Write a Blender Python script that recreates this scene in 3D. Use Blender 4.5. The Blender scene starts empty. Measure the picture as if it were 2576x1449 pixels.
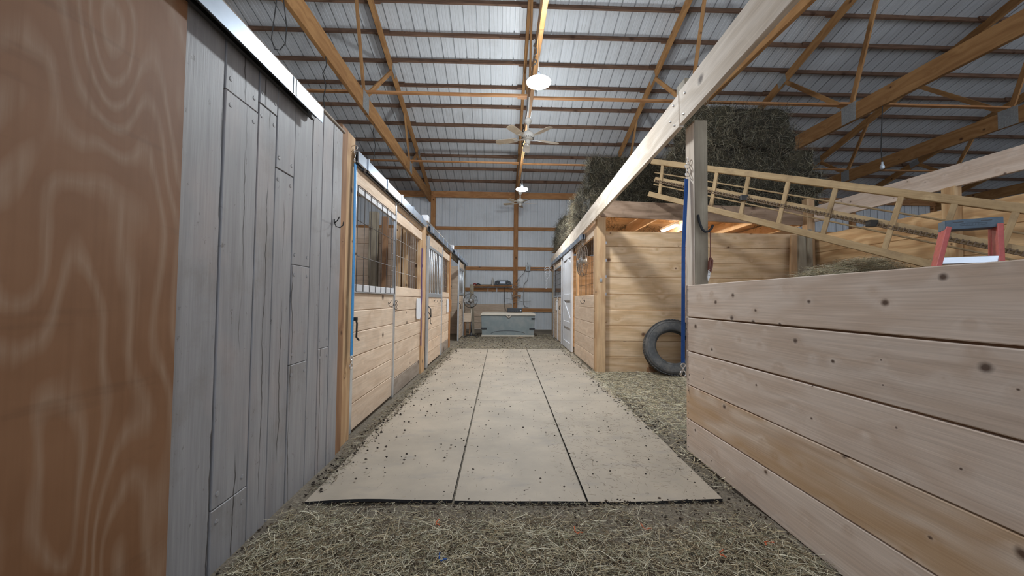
import bpy, bmesh, math, random
import numpy as np
from mathutils import Vector, Matrix, noise as mnoise

random.seed(7)
RNG = np.random.default_rng(11)
SC = bpy.context.scene
COL = SC.collection

# ------------------------------------------------------------------ camera
FPX, IW = 950.0, 2576.0
psi, th, roll = math.atan(26 / FPX), math.atan(30.5 / FPX), 0.010
fw = Vector((math.sin(psi) * math.cos(th), math.cos(psi) * math.cos(th), math.sin(th)))
r0 = Vector((math.cos(psi), -math.sin(psi), 0))
u0 = r0.cross(fw)
rt = math.cos(roll) * r0 + math.sin(roll) * u0
up = -math.sin(roll) * r0 + math.cos(roll) * u0
cam_d = bpy.data.cameras.new('camera')
cam = bpy.data.objects.new('camera', cam_d)
COL.objects.link(cam)
cam_d.sensor_fit = 'HORIZONTAL'
cam_d.sensor_width = 36.0
cam_d.lens = 36.0 * FPX / IW
cam_d.clip_start = 0.02
cam.matrix_world = Matrix(((rt.x, up.x, -fw.x, 0), (rt.y, up.y, -fw.y, 0), (rt.z, up.z, -fw.z, 1.2), (0, 0, 0, 1)))
SC.camera = cam

# ------------------------------------------------------------------ world, exposure
world = bpy.data.worlds.new('world')
SC.world = world
world.use_nodes = True
world.node_tree.nodes['Background'].inputs[0].default_value = (0.80, 0.88, 1.0, 1)
world.node_tree.nodes['Background'].inputs[1].default_value = 0.8
SC.view_settings.view_transform = 'Standard'
SC.view_settings.look = 'None'
SC.view_settings.exposure = 1.2
SC.view_settings.gamma = 1.0
SC.cycles.max_bounces = 6
SC.cycles.diffuse_bounces = 4
SC.cycles.glossy_bounces = 3
SC.cycles.transmission_bounces = 2
SC.view_settings.use_curve_mapping = False
LAMP = 220.0        # emission of the high bay lenses
STALL_LAMP = 190.0   # emission of the strip in the stall under the loft

# ------------------------------------------------------------------ materials
def nt(name):
    m = bpy.data.materials.new(name)
    m.use_nodes = True
    n = m.node_tree
    return m, n, n.nodes['Principled BSDF']

class G:
    """small node helper"""
    def __init__(s, tree): s.t = tree
    def n(s, typ, **kw):
        x = s.t.nodes.new(typ)
        for k, v in kw.items(): setattr(x, k, v)
        return x
    def l(s, a, b): s.t.links.new(a, b)
    def put(s, sock, v):
        if hasattr(v, 'is_output'): s.l(v, sock)
        else: sock.default_value = v
    def math(s, op, a, b=0.0, c=None, clamp=False):
        x = s.n('ShaderNodeMath', operation=op); x.use_clamp = clamp
        s.put(x.inputs[0], a); s.put(x.inputs[1], b)
        if c is not None: s.put(x.inputs[2], c)
        return x.outputs[0]
    def vmath(s, op, a, b):
        x = s.n('ShaderNodeVectorMath', operation=op)
        s.put(x.inputs[0], a); s.put(x.inputs[1], b)
        return x.outputs[0]
    def comb(s, a, b, c):
        x = s.n('ShaderNodeCombineXYZ')
        for i, v in enumerate((a, b, c)): s.put(x.inputs[i], v)
        return x.outputs[0]
    def sep(s, v):
        x = s.n('ShaderNodeSeparateXYZ'); s.l(v, x.inputs[0]); return x.outputs
    def noise(s, vec, scale=1.0, detail=4.0, rough=0.55, dist=0.0):
        x = s.n('ShaderNodeTexNoise')
        s.l(vec, x.inputs['Vector'])
        x.inputs['Scale'].default_value = scale; x.inputs['Detail'].default_value = detail
        x.inputs['Roughness'].default_value = rough; x.inputs['Distortion'].default_value = dist
        return x.outputs['Fac']
    def rng(s, v, a, b, c=0.0, d=1.0):
        x = s.n('ShaderNodeMapRange'); s.put(x.inputs[0], v)
        for i, q in enumerate((a, b, c, d)): s.put(x.inputs[i + 1], q)
        return x.outputs[0]
    def mix(s, f, a, b, mode='MIX'):
        x = s.n('ShaderNodeMix', data_type='RGBA', blend_type=mode)
        s.put(x.inputs[0], f); s.put(x.inputs[6], a); s.put(x.inputs[7], b)
        return x.outputs[2]
    def bump(s, h, strength, dist=0.01):
        x = s.n('ShaderNodeBump'); x.inputs['Strength'].default_value = strength
        x.inputs['Distance'].default_value = dist; s.l(h, x.inputs['Height'])
        return x.outputs[0]

def c4(c): return (c[0], c[1], c[2], 1.0)

def wood(name, light, dark, knotc=(0.06, 0.025, 0.012), gx=0.7, gs=10.0, ks=3.2, kprob=0.35, ksize=0.30,
         rough=0.75, var=0.22, fine=0.22, rings=0.45, stain=0.0, stainc=(0.3, 0.14, 0.05), soil=0.0, soilc=(0.09, 0.06, 0.04)):
    m, t, b = nt(name); g = G(t)
    tc = g.n('ShaderNodeTexCoord'); oi = g.n('ShaderNodeObjectInfo')
    rnd = oi.outputs['Random']
    off = g.comb(g.math('MULTIPLY', rnd, 53.0), g.math('MULTIPLY', rnd, 17.3), g.math('MULTIPLY', rnd, 31.7))
    P = g.vmath('ADD', tc.outputs['Object'], off)
    x, y, z = g.sep(P)
    # knots
    vv = g.n('ShaderNodeTexVoronoi', voronoi_dimensions='2D'); vv.inputs['Scale'].default_value = ks
    g.l(g.comb(g.math('MULTIPLY', x, 0.85), z, 0.0), vv.inputs['Vector'])
    cr = g.sep(vv.outputs['Color'])[0]
    rad = g.math('MULTIPLY', g.math('MAXIMUM', g.math('SUBTRACT', cr, 1.0 - kprob), 0.0), ksize / kprob)
    d = g.math('ADD', vv.outputs['Distance'], g.math('MULTIPLY', g.math('SUBTRACT', g.noise(P, 60, 2), 0.5), 0.04))
    km = g.math('MULTIPLY', g.rng(d, g.math('MULTIPLY', rad, 0.35), g.math('ADD', rad, 0.004), 1.0, 0.0), g.math('GREATER_THAN', rad, 0.012))
    warp = g.math('MULTIPLY', g.math('POWER', 2.718, g.math('MULTIPLY', d, -7.0)), 1.6)
    low = g.noise(g.comb(g.math('MULTIPLY', x, gx), g.math('MULTIPLY', y, 3.0), g.math('MULTIPLY', z, 3.0)), 1.0, 3)
    zz = g.math('ADD', g.math('MULTIPLY', z, gs), warp)
    gr = g.noise(g.comb(g.math('MULTIPLY', x, gx), g.math('MULTIPLY', y, gs), zz), 1.6, 4, 0.6, 0.4)
    ring = g.math('SINE', g.math('ADD', g.math('MULTIPLY', zz, 3.2), g.math('MULTIPLY', low, 26.0)))
    fac = g.math('ADD', g.math('MULTIPLY', gr, 1.0 - rings), g.math('MULTIPLY', g.math('MULTIPLY_ADD', ring, 0.5, 0.5), rings))
    fac = g.rng(fac, 0.22, 0.78)
    col = g.mix(fac, c4(dark), c4(light))
    fs = g.noise(g.comb(g.math('MULTIPLY', x, 2.5), g.math('MULTIPLY', y, 90.0), g.math('MULTIPLY', z, 90.0)), 1.0, 2, 0.6)
    col = g.mix(fine, col, g.mix(1.0, col, g.mix(g.rng(fs, 0.3, 0.7), (0.45, 0.42, 0.4, 1), (1.25, 1.25, 1.25, 1)), 'MULTIPLY'))
    if stain > 0:
        sn = g.noise(g.comb(g.math('MULTIPLY', x, 0.9), g.math('MULTIPLY', y, 2.0), g.math('MULTIPLY', z, 5.0)), 1.3, 3)
        col = g.mix(g.math('MULTIPLY', g.rng(sn, 0.42, 0.56), stain), col, c4(stainc))
    if soil > 0:
        so = g.noise(P, 4.0, 8, 0.7)
        col = g.mix(g.math('MULTIPLY', g.rng(so, 0.5, 0.78), soil), col, c4(soilc))
    col = g.mix(g.math('MULTIPLY', km, 0.88), col, c4(knotc))
    bv = g.math('MULTIPLY_ADD', g.math('FRACT', g.math('MULTIPLY', rnd, 7.77)), var, 1.0 - var * 0.6)
    col = g.mix(1.0, col, g.comb(bv, g.math('MULTIPLY', bv, 0.995), g.math('MULTIPLY', bv, 0.985)), 'MULTIPLY')
    g.l(col, b.inputs['Base Color'])
    b.inputs['Roughness'].default_value = rough
    b.inputs['Specular IOR Level'].default_value = 0.3
    g.l(g.bump(fs, 0.22, 0.003), b.inputs['Normal'])
    return m

def plain(name, col, rough=0.6, metal=0.0, n=0.12, ns=8.0, spec=0.5, dirt=None, dirta=0.0, bump=0.0):
    m, t, b = nt(name); g = G(t)
    tc = g.n('ShaderNodeTexCoord')
    f = g.noise(tc.outputs['Object'], ns, 5, 0.6)
    c = g.mix(1.0, c4(col), g.mix(g.rng(f, 0.3, 0.7), (1 - n,) * 3 + (1,), (1 + n,) * 3 + (1,)), 'MULTIPLY')
    if dirt is not None:
        f2 = g.noise(tc.outputs['Object'], ns * 0.5, 7, 0.68)
        c = g.mix(g.math('MULTIPLY', g.rng(f2, 0.46, 0.7), dirta), c, c4(dirt))
    g.l(c, b.inputs['Base Color'])
    b.inputs['Roughness'].default_value = rough
    b.inputs['Metallic'].default_value = metal
    b.inputs['Specular IOR Level'].default_value = spec
    if bump: g.l(g.bump(f, bump, 0.004), b.inputs['Normal'])
    return m

def emit(name, col, s):
    m, t, b = nt(name)
    b.inputs['Base Color'].default_value = (0.9, 0.9, 0.9, 1)
    b.inputs['Emission Color'].default_value = c4(col)
    b.inputs['Emission Strength'].default_value = s
    return m

def attr_mat(name, rough=0.8, mul=1.0):
    m, t, b = nt(name); g = G(t)
    a = g.n('ShaderNodeAttribute', attribute_name='Col')
    g.l(g.mix(1.0, a.outputs['Color'], (mul, mul, mul, 1), 'MULTIPLY'), b.inputs['Base Color'])
    b.inputs['Roughness'].default_value = rough
    b.inputs['Specular IOR Level'].default_value = 0.25
    return m

M = {}
M['fresh'] = wood('fresh_pine', (0.76, 0.64, 0.55), (0.62, 0.48, 0.38), kprob=0.45, ks=6.0, ksize=0.13, rings=0.30, var=0.10)
M['fresh_stain'] = wood('fresh_pine_stained', (0.76, 0.62, 0.50), (0.60, 0.43, 0.30), kprob=0.3, ks=4.0, ksize=0.1, stain=0.65, stainc=(0.54, 0.34, 0.18), var=0.1)
M['stall'] = wood('stall_plank_pine', (0.76, 0.61, 0.475), (0.63, 0.47, 0.34), kprob=0.22, ks=3.4, ksize=0.14, rings=0.28, soil=0.18, var=0.14)
M['stall_grey'] = wood('weathered_kick_board', (0.44, 0.37, 0.31), (0.32, 0.26, 0.21), kprob=0.2, rings=0.3, soil=0.4)
M['side'] = wood('knotty_side_wall_pine', (0.76, 0.55, 0.35), (0.60, 0.39, 0.21), kprob=0.42, ks=2.9, ksize=0.13, rings=0.42, gs=9, soil=0.2, var=0.16, knotc=(0.12, 0.045, 0.02))
M['truss'] = wood('truss_lumber', (0.46, 0.25, 0.10), (0.31, 0.15, 0.055), kprob=0.2, ks=2.5, ksize=0.12, rings=0.3, var=0.2, soil=0.15)
M['purlin'] = wood('dark_purlin_lumber', (0.21, 0.12, 0.075), (0.10, 0.055, 0.035), kprob=0.2, rings=0.25, soil=0.45, soilc=(0.06, 0.04, 0.035), var=0.3)
M['girt'] = wood('girt_lumber', (0.58, 0.30, 0.13), (0.40, 0.18, 0.07), kprob=0.2, ks=2.5, ksize=0.12, rings=0.3, var=0.2, soil=0.15)
M['post'] = wood('post_lumber', (0.62, 0.42, 0.24), (0.45, 0.27, 0.14), kprob=0.3, ks=3.0, ksize=0.14, rings=0.4, soil=0.15)
M['brown'] = wood('brown_post_lumber', (0.34, 0.19, 0.10), (0.22, 0.115, 0.06), kprob=0.3, ks=3, ksize=0.12, rings=0.4, soil=0.2)
M['treated'] = wood('treated_post_lumber', (0.36, 0.31, 0.23), (0.22, 0.18, 0.13), kprob=0.3, ks=3, ksize=0.15, rings=0.4, soil=0.25)
M['beam'] = wood('header_beam_pine', (0.80, 0.70, 0.60), (0.58, 0.47, 0.36), kprob=0.4, ks=2.6, ksize=0.12, rings=0.3, gs=9, var=0.08)
M['bay'] = wood('bay_wall_pine', (0.68, 0.47, 0.26), (0.48, 0.29, 0.14), kprob=0.35, ks=2.4, ksize=0.15, rings=0.5, var=0.16)
M['elev'] = wood('yellow_elevator_lumber', (0.50, 0.36, 0.20), (0.36, 0.24, 0.12), kprob=0.1, rings=0.25, soil=0.75, soilc=(0.16, 0.10, 0.06))
M['rim'] = wood('loft_rim_board', (0.42, 0.29, 0.20), (0.26, 0.17, 0.11), kprob=0.2, ks=2.4, ksize=0.12, soil=0.5)

# grey painted barn boards
def grey_paint():
    m, t, b = nt('grey_painted_boards'); g = G(t)
    tc = g.n('ShaderNodeTexCoord'); oi = g.n('ShaderNodeObjectInfo'); rnd = oi.outputs['Random']
    P = g.vmath('ADD', tc.outputs['Object'], g.comb(g.math('MULTIPLY', rnd, 41.0), g.math('MULTIPLY', rnd, 13.0), g.math('MULTIPLY', rnd, 23.0)))
    x, y, z = g.sep(P)
    a = g.noise(g.comb(g.math('MULTIPLY', x, 0.8), g.math('MULTIPLY', y, 12.0), g.math('MULTIPLY', z, 12.0)), 1.4, 6, 0.6, 0.3)
    col = g.mix(g.rng(a, 0.25, 0.75), (0.235, 0.23, 0.24, 1), (0.34, 0.335, 0.345, 1))
    fs = g.noise(g.comb(g.math('MULTIPLY', x, 3.0), g.math('MULTIPLY', y, 110.0), g.math('MULTIPLY', z, 110.0)), 1.0, 3)
    col = g.mix(0.16, col, g.mix(g.rng(fs, 0.3, 0.7), (0.16, 0.15, 0.15, 1), (0.52, 0.52, 0.52, 1)))
    pk = g.noise(g.comb(g.math('MULTIPLY', x, 1.1), y, g.math('MULTIPLY', z, 2.0)), 1.5, 3)
    col = g.mix(g.math('MULTIPLY', g.rng(pk, 0.5, 0.7), 0.5), col, (0.42, 0.35, 0.33, 1))
    sp = g.noise(g.comb(g.math('MULTIPLY', x, 18.0), y, g.math('MULTIPLY', z, 30.0)), 1.0, 5, 0.7)
    col = g.mix(g.math('MULTIPLY', g.rng(sp, 0.64, 0.72), 0.7), col, (0.09, 0.075, 0.06, 1))
    dz_ = g.noise(P, 2.3, 6, 0.7)
    col = g.mix(g.math('MULTIPLY', g.rng(dz_, 0.54, 0.74), 0.45), col, (0.17, 0.14, 0.11, 1))
    # long drying cracks along the grain
    cw = g.math('ADD', z, g.math('MULTIPLY', g.math('SUBTRACT', g.noise(g.comb(g.math('MULTIPLY', x, 2.0), rnd, 0.0), 1.5, 4), 0.5), 0.07))
    cc = g.math('ABSOLUTE', g.math('SUBTRACT', g.math('FRACT', g.math('MULTIPLY', cw, 4.3)), 0.5))
    cm = g.math('MULTIPLY', g.rng(cc, 0.010, 0.022, 1.0, 0.0), g.rng(g.noise(g.comb(g.math('MULTIPLY', x, 1.2), rnd, 3.0), 1.0, 2), 0.42, 0.5))
    col = g.mix(g.math('MULTIPLY', cm, 0.85), col, (0.035, 0.03, 0.03, 1))
    g.l(col, b.inputs['Base Color'])
    b.inputs['Roughness'].default_value = 0.5
    g.l(g.bump(g.math('SUBTRACT', fs, cm), 0.3, 0.003), b.inputs['Normal'])
    return m
M['grey'] = grey_paint()

def plywood():
    m, t, b = nt('brown_plywood_face'); g = G(t)
    tc = g.n('ShaderNodeTexCoord')
    P = g.vmath('ADD', tc.outputs['Object'], (3.1, 7.7, 1.3))
    x, y, z = g.sep(P)
    ox, oy, oz = g.sep(tc.outputs['Object'])
    lo = g.noise(g.comb(g.math('MULTIPLY', x, 0.55), y, g.math('MULTIPLY', z, 1.6)), 1.25, 2, 0.45, 0.5)
    fine_w = g.noise(g.comb(g.math('MULTIPLY', x, 3.0), y, g.math('MULTIPLY', z, 5.0)), 1.0, 3)
    def knot(xk, zk, sx, sz, amp):
        dx = g.math('DIVIDE', g.math('SUBTRACT', ox, xk), sx); dz = g.math('DIVIDE', g.math('SUBTRACT', oz, zk), sz)
        return g.math('MULTIPLY', g.math('POWER', 2.718, g.math('MULTIPLY', g.math('ADD', g.math('MULTIPLY', dx, dx), g.math('MULTIPLY', dz, dz)), -1.0)), amp)
    v = g.math('ADD', g.math('MULTIPLY', lo, 13.0), g.math('MULTIPLY', z, 7.0))
    v = g.math('ADD', v, g.math('MULTIPLY', fine_w, 0.55))
    for kk in ((0.60, 0.93, 0.28, 0.10, 4.0), (-0.25, 0.72, 0.40, 0.10, 3.0), (-1.1, 1.0, 0.3, 0.12, 3.0)): v = g.math('ADD', v, knot(*kk))
    tri = g.math('ABSOLUTE', g.math('SUBTRACT', g.math('FRACT', v), 0.5))
    streak = g.noise(g.comb(g.math('MULTIPLY', x, 1.4), g.math('MULTIPLY', y, 60.0), g.math('MULTIPLY', z, 60.0)), 1.0, 4)
    line = g.math('MULTIPLY', g.rng(tri, 0.0, 0.30, 1.0, 0.0), g.rng(streak, 0.15, 0.6))
    blot = g.noise(P, 1.7, 4, 0.6)
    base = g.mix(g.rng(blot, 0.3, 0.7), (0.185, 0.075, 0.026, 1), (0.29, 0.14, 0.066, 1))
    base = g.mix(0.25, base, g.mix(streak, (0.10, 0.045, 0.02, 1), (0.30, 0.165, 0.09, 1)))
    col = g.mix(g.math('MULTIPLY', line, 0.6), base, (0.36, 0.245, 0.165, 1))
    sm = g.noise(g.comb(g.math('MULTIPLY', x, 9.0), y, g.math('MULTIPLY', z, 1.0)), 0.9, 4, 0.6)
    col = g.mix(g.math('MULTIPLY', g.rng(sm, 0.58, 0.74), 0.45), col, (0.09, 0.045, 0.022, 1))
    g.l(col, b.inputs['Base Color'])
    b.inputs['Roughness'].default_value = 0.6
    g.l(g.bump(line, 0.15, 0.002), b.inputs['Normal'])
    return m
M['ply'] = plywood()

def steel_sheet(name, c, rough):
    m, t, b = nt(name); g = G(t)
    tc = g.n('ShaderNodeTexCoord'); oi = g.n('ShaderNodeObjectInfo')
    P = g.vmath('ADD', tc.outputs['Object'], g.comb(g.math('MULTIPLY', oi.outputs['Random'], 31.0), 0.0, 0.0))
    x, y, z = g.sep(P)
    st = g.noise(g.comb(g.math('MULTIPLY', x, 30.0), g.math('MULTIPLY', y, 0.5), z), 1.0, 4, 0.6)
    bl = g.noise(P, 1.4, 6, 0.65)
    col = g.mix(1.0, c4(c), g.mix(g.rng(st, 0.3, 0.7), (0.88, 0.87, 0.85, 1), (1.05, 1.05, 1.05, 1)), 'MULTIPLY')
    col = g.mix(g.math('MULTIPLY', g.rng(bl, 0.5, 0.8), 0.45), col, (c[0] * 0.6, c[1] * 0.57, c[2] * 0.53, 1))
    g.l(col, b.inputs['Base Color'])
    b.inputs['Roughness'].default_value = rough
    b.inputs['Specular IOR Level'].default_value = 0.4
    return m
M['roof'] = steel_sheet('white_roof_steel', (0.58, 0.595, 0.615), 0.38)
M['siding'] = steel_sheet('white_wall_steel', (0.76, 0.79, 0.82), 0.36)

def dirt_mat():
    m, t, b = nt('dirt_floor'); g = G(t)
    tc = g.n('ShaderNodeTexCoord'); P = tc.outputs['Object']
    a = g.noise(P, 2.2, 6, 0.65); f = g.noise(P, 60.0, 5, 0.7)
    col = g.mix(g.rng(a, 0.3, 0.7), (0.10, 0.078, 0.058, 1), (0.23, 0.185, 0.14, 1))
    col = g.mix(0.6, col, g.mix(g.rng(f, 0.32, 0.7), (0.05, 0.04, 0.03, 1), (0.34, 0.29, 0.21, 1)))
    g.l(col, b.inputs['Base Color']); b.inputs['Roughness'].default_value = 0.95
    g.l(g.bump(f, 0.7, 0.01), b.inputs['Normal'])
    return m
M['dirt'] = dirt_mat()

def mat_mat():
    m, t, b = nt('dusty_rubber_mat'); g = G(t)
    tc = g.n('ShaderNodeTexCoord'); oi = g.n('ShaderNodeObjectInfo')
    P = g.vmath('ADD', tc.outputs['Object'], g.comb(g.math('MULTIPLY', oi.outputs['Random'], 19.0), 0.0, 0.0))
    a = g.noise(P, 2.0, 5, 0.6); f = g.noise(P, 120.0, 3, 0.7); d = g.noise(g.vmath('MULTIPLY', P, (1.0, 2.2, 1.0)), 3.1, 5, 0.6)
    col = g.mix(g.rng(a, 0.3, 0.7), (0.335, 0.285, 0.225, 1), (0.455, 0.38, 0.295, 1))
    col = g.mix(g.math('MULTIPLY', g.rng(d, 0.56, 0.76), 0.5), col, (0.25, 0.235, 0.22, 1))
    col = g.mix(g.math('MULTIPLY', g.rng(f, 0.66, 0.74), 0.5), col, (0.12, 0.10, 0.085, 1))
    g.l(col, b.inputs['Base Color']); b.inputs['Roughness'].default_value = 0.62
    b.inputs['Specular IOR Level'].default_value = 0.4
    g.l(g.bump(f, 0.15, 0.002), b.inputs['Normal'])
    return m
M['mat'] = mat_mat()
M['rubber'] = plain('black_rubber', (0.02, 0.02, 0.022), 0.7)
M['tyre'] = plain('dusty_tyre_rubber', (0.085, 0.085, 0.085), 0.8, n=0.3, ns=9, dirt=(0.22, 0.19, 0.155), dirta=0.6, bump=0.3)
M['galv'] = plain('galvanized_steel', (0.66, 0.70, 0.74), 0.36, 0.75, n=0.14, ns=14, dirt=(0.42, 0.42, 0.42), dirta=0.4)
M['track'] = plain('track_steel', (0.36, 0.41, 0.48), 0.36, 0.8, n=0.12, ns=6, dirt=(0.28, 0.29, 0.31), dirta=0.4)
M['darksteel'] = plain('dark_steel', (0.045, 0.042, 0.04), 0.45, 0.6, n=0.3)
M['wire'] = plain('wire_steel', (0.10, 0.09, 0.085), 0.5, 0.6, n=0.3)
M['palewire'] = plain('pale_wire_steel', (0.45, 0.43, 0.40), 0.45, 0.6, n=0.2)
M['chrome'] = plain('chrome_steel', (0.72, 0.70, 0.68), 0.2, 1.0, n=0.05)
M['plate'] = plain('gang_nail_plate_steel', (0.36, 0.37, 0.37), 0.5, 0.5, n=0.2, ns=30)
M['whitepaint'] = plain('worn_white_paint', (0.60, 0.60, 0.62), 0.55, n=0.08, dirt=(0.42, 0.38, 0.34), dirta=0.5, ns=9)
M['white'] = plain('white_plastic', (0.78, 0.79, 0.82), 0.45, n=0.04)
M['fanwhite'] = plain('dusty_white_fan_metal', (0.58, 0.55, 0.50), 0.6, n=0.12, dirt=(0.34, 0.28, 0.21), dirta=0.5, ns=20)
M['blade'] = plain('dusty_fan_blade', (0.60, 0.50, 0.38), 0.75, n=0.2, ns=18, dirt=(0.34, 0.25, 0.16), dirta=0.6)
M['blue'] = plain('blue_webbing', (0.012, 0.075, 0.28), 0.7, n=0.15, ns=40)
M['lightblue'] = plain('bright_blue_webbing', (0.02, 0.22, 0.52), 0.7, n=0.15, ns=40)
M['boxgrey'] = plain('grey_green_plastic', (0.20, 0.235, 0.24), 0.55, n=0.08, ns=6, dirt=(0.30, 0.29, 0.27), dirta=0.5)
M['boxtan'] = plain('dusty_tan_plastic', (0.50, 0.44, 0.36), 0.6, n=0.08, ns=6, dirt=(0.36, 0.30, 0.23), dirta=0.4)
M['black'] = plain('black_plastic', (0.022, 0.024, 0.028), 0.4, n=0.2)
M['charcoal'] = plain('charcoal_plastic', (0.055, 0.06, 0.07), 0.5, n=0.2)
M['silver'] = plain('silver_plastic', (0.45, 0.50, 0.58), 0.35, 0.3, n=0.1, ns=60)
M['ladder_red'] = plain('red_fibreglass', (0.50, 0.10, 0.085), 0.5, n=0.15, ns=20)
M['ladder_cap'] = plain('blue_grey_ladder_plastic', (0.085, 0.125, 0.165), 0.55, n=0.2, ns=25)
M['alu'] = plain('aluminium_step', (0.72, 0.78, 0.85), 0.32, 0.5, n=0.06)
M['leather'] = plain('brown_leather', (0.16, 0.05, 0.03), 0.55, n=0.25, ns=20)
M['paper'] = plain('paper', (0.75, 0.74, 0.72), 0.8, n=0.05)
M['card'] = plain('brown_cardboard', (0.42, 0.27, 0.17), 0.85, n=0.15)
M['red'] = plain('red_plastic', (0.32, 0.03, 0.03), 0.5)
M['orange'] = plain('orange_baling_twine', (0.62, 0.14, 0.05), 0.8)
M['cord'] = plain('grey_cable', (0.30, 0.29, 0.28), 0.7)
M['darkcord'] = plain('black_cable', (0.03, 0.028, 0.026), 0.7)
M['chain'] = plain('rusty_tan_chain', (0.15, 0.10, 0.06), 0.7, 0.2, n=0.3)
M['hay'] = attr_mat('hay_strands')
M['clod'] = attr_mat('dirt_clod', 0.95)
M['net'] = plain('dusty_grey_mesh', (0.17, 0.14, 0.115), 0.9, n=0.3, ns=30)
M['lens'] = emit('led_lens', (0.89, 0.955, 1.0), LAMP)
M['strip'] = emit('led_strip', (1.0, 0.93, 0.82), STALL_LAMP)

# ------------------------------------------------------------------ object helpers
WM = {}
def props(o, label=None, cat=None, group=None, kind=None):
    if label: o['label'] = label
    if cat: o['category'] = cat
    if group: o['group'] = group
    if kind: o['kind'] = kind
    return o
def place(o, W, parent=None):
    COL.objects.link(o)
    WM[o.name] = W
    if parent is not None:
        o.parent = parent
        o.matrix_basis = WM[parent.name].inverted() @ W
    else:
        o.matrix_basis = W
    return o
def root(name, loc, label=None, cat=None, group=None, kind=None, parent=None):
    o = bpy.data.objects.new(name, None)
    o.empty_display_size = 0.1
    place(o, Matrix.Translation(Vector(loc)), parent)
    return props(o, label, cat, group, kind)
def setmat(me, mat):
    for x in (mat if isinstance(mat, (list, tuple)) else [mat]):
        me.materials.append(M[x] if isinstance(x, str) else x)

BOXES = {}
def box_mesh(lx, ly, lz, mat, bev=0.004):
    key = (round(lx, 3), round(ly, 3), round(lz, 3), mat, bev)
    if key in BOXES: return BOXES[key]
    bm = bmesh.new()
    bmesh.ops.create_cube(bm, size=1.0, matrix=Matrix.Diagonal((lx, ly, lz, 1)))
    if bev: bmesh.ops.bevel(bm, geom=bm.edges[:], offset=min(bev, 0.3 * min(lx, ly, lz)), segments=1, affect='EDGES', profile=0.5)
    me = bpy.data.meshes.new('board')
    bm.to_mesh(me); bm.free()
    setmat(me, mat)
    BOXES[key] = me
    return me
def board(name, a, b, w, t, mat, parent=None, n=(0, 1, 0), bev=0.004, **kw):
    """timber from a to b; w across, t along the direction n"""
    a, b, n = Vector(a), Vector(b), Vector(n)
    ax = (b - a); L = ax.length; ax.normalize()
    zz = ax.cross(n).normalized(); yy = zz.cross(ax).normalized()
    W = Matrix(((ax.x, yy.x, zz.x, 0), (ax.y, yy.y, zz.y, 0), (ax.z, yy.z, zz.z, 0), (0, 0, 0, 1)))
    W.translation = (a + b) / 2
    o = bpy.data.objects.new(name, box_mesh(L, t, w, mat, bev))
    place(o, W, parent)
    return props(o, **kw)

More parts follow.
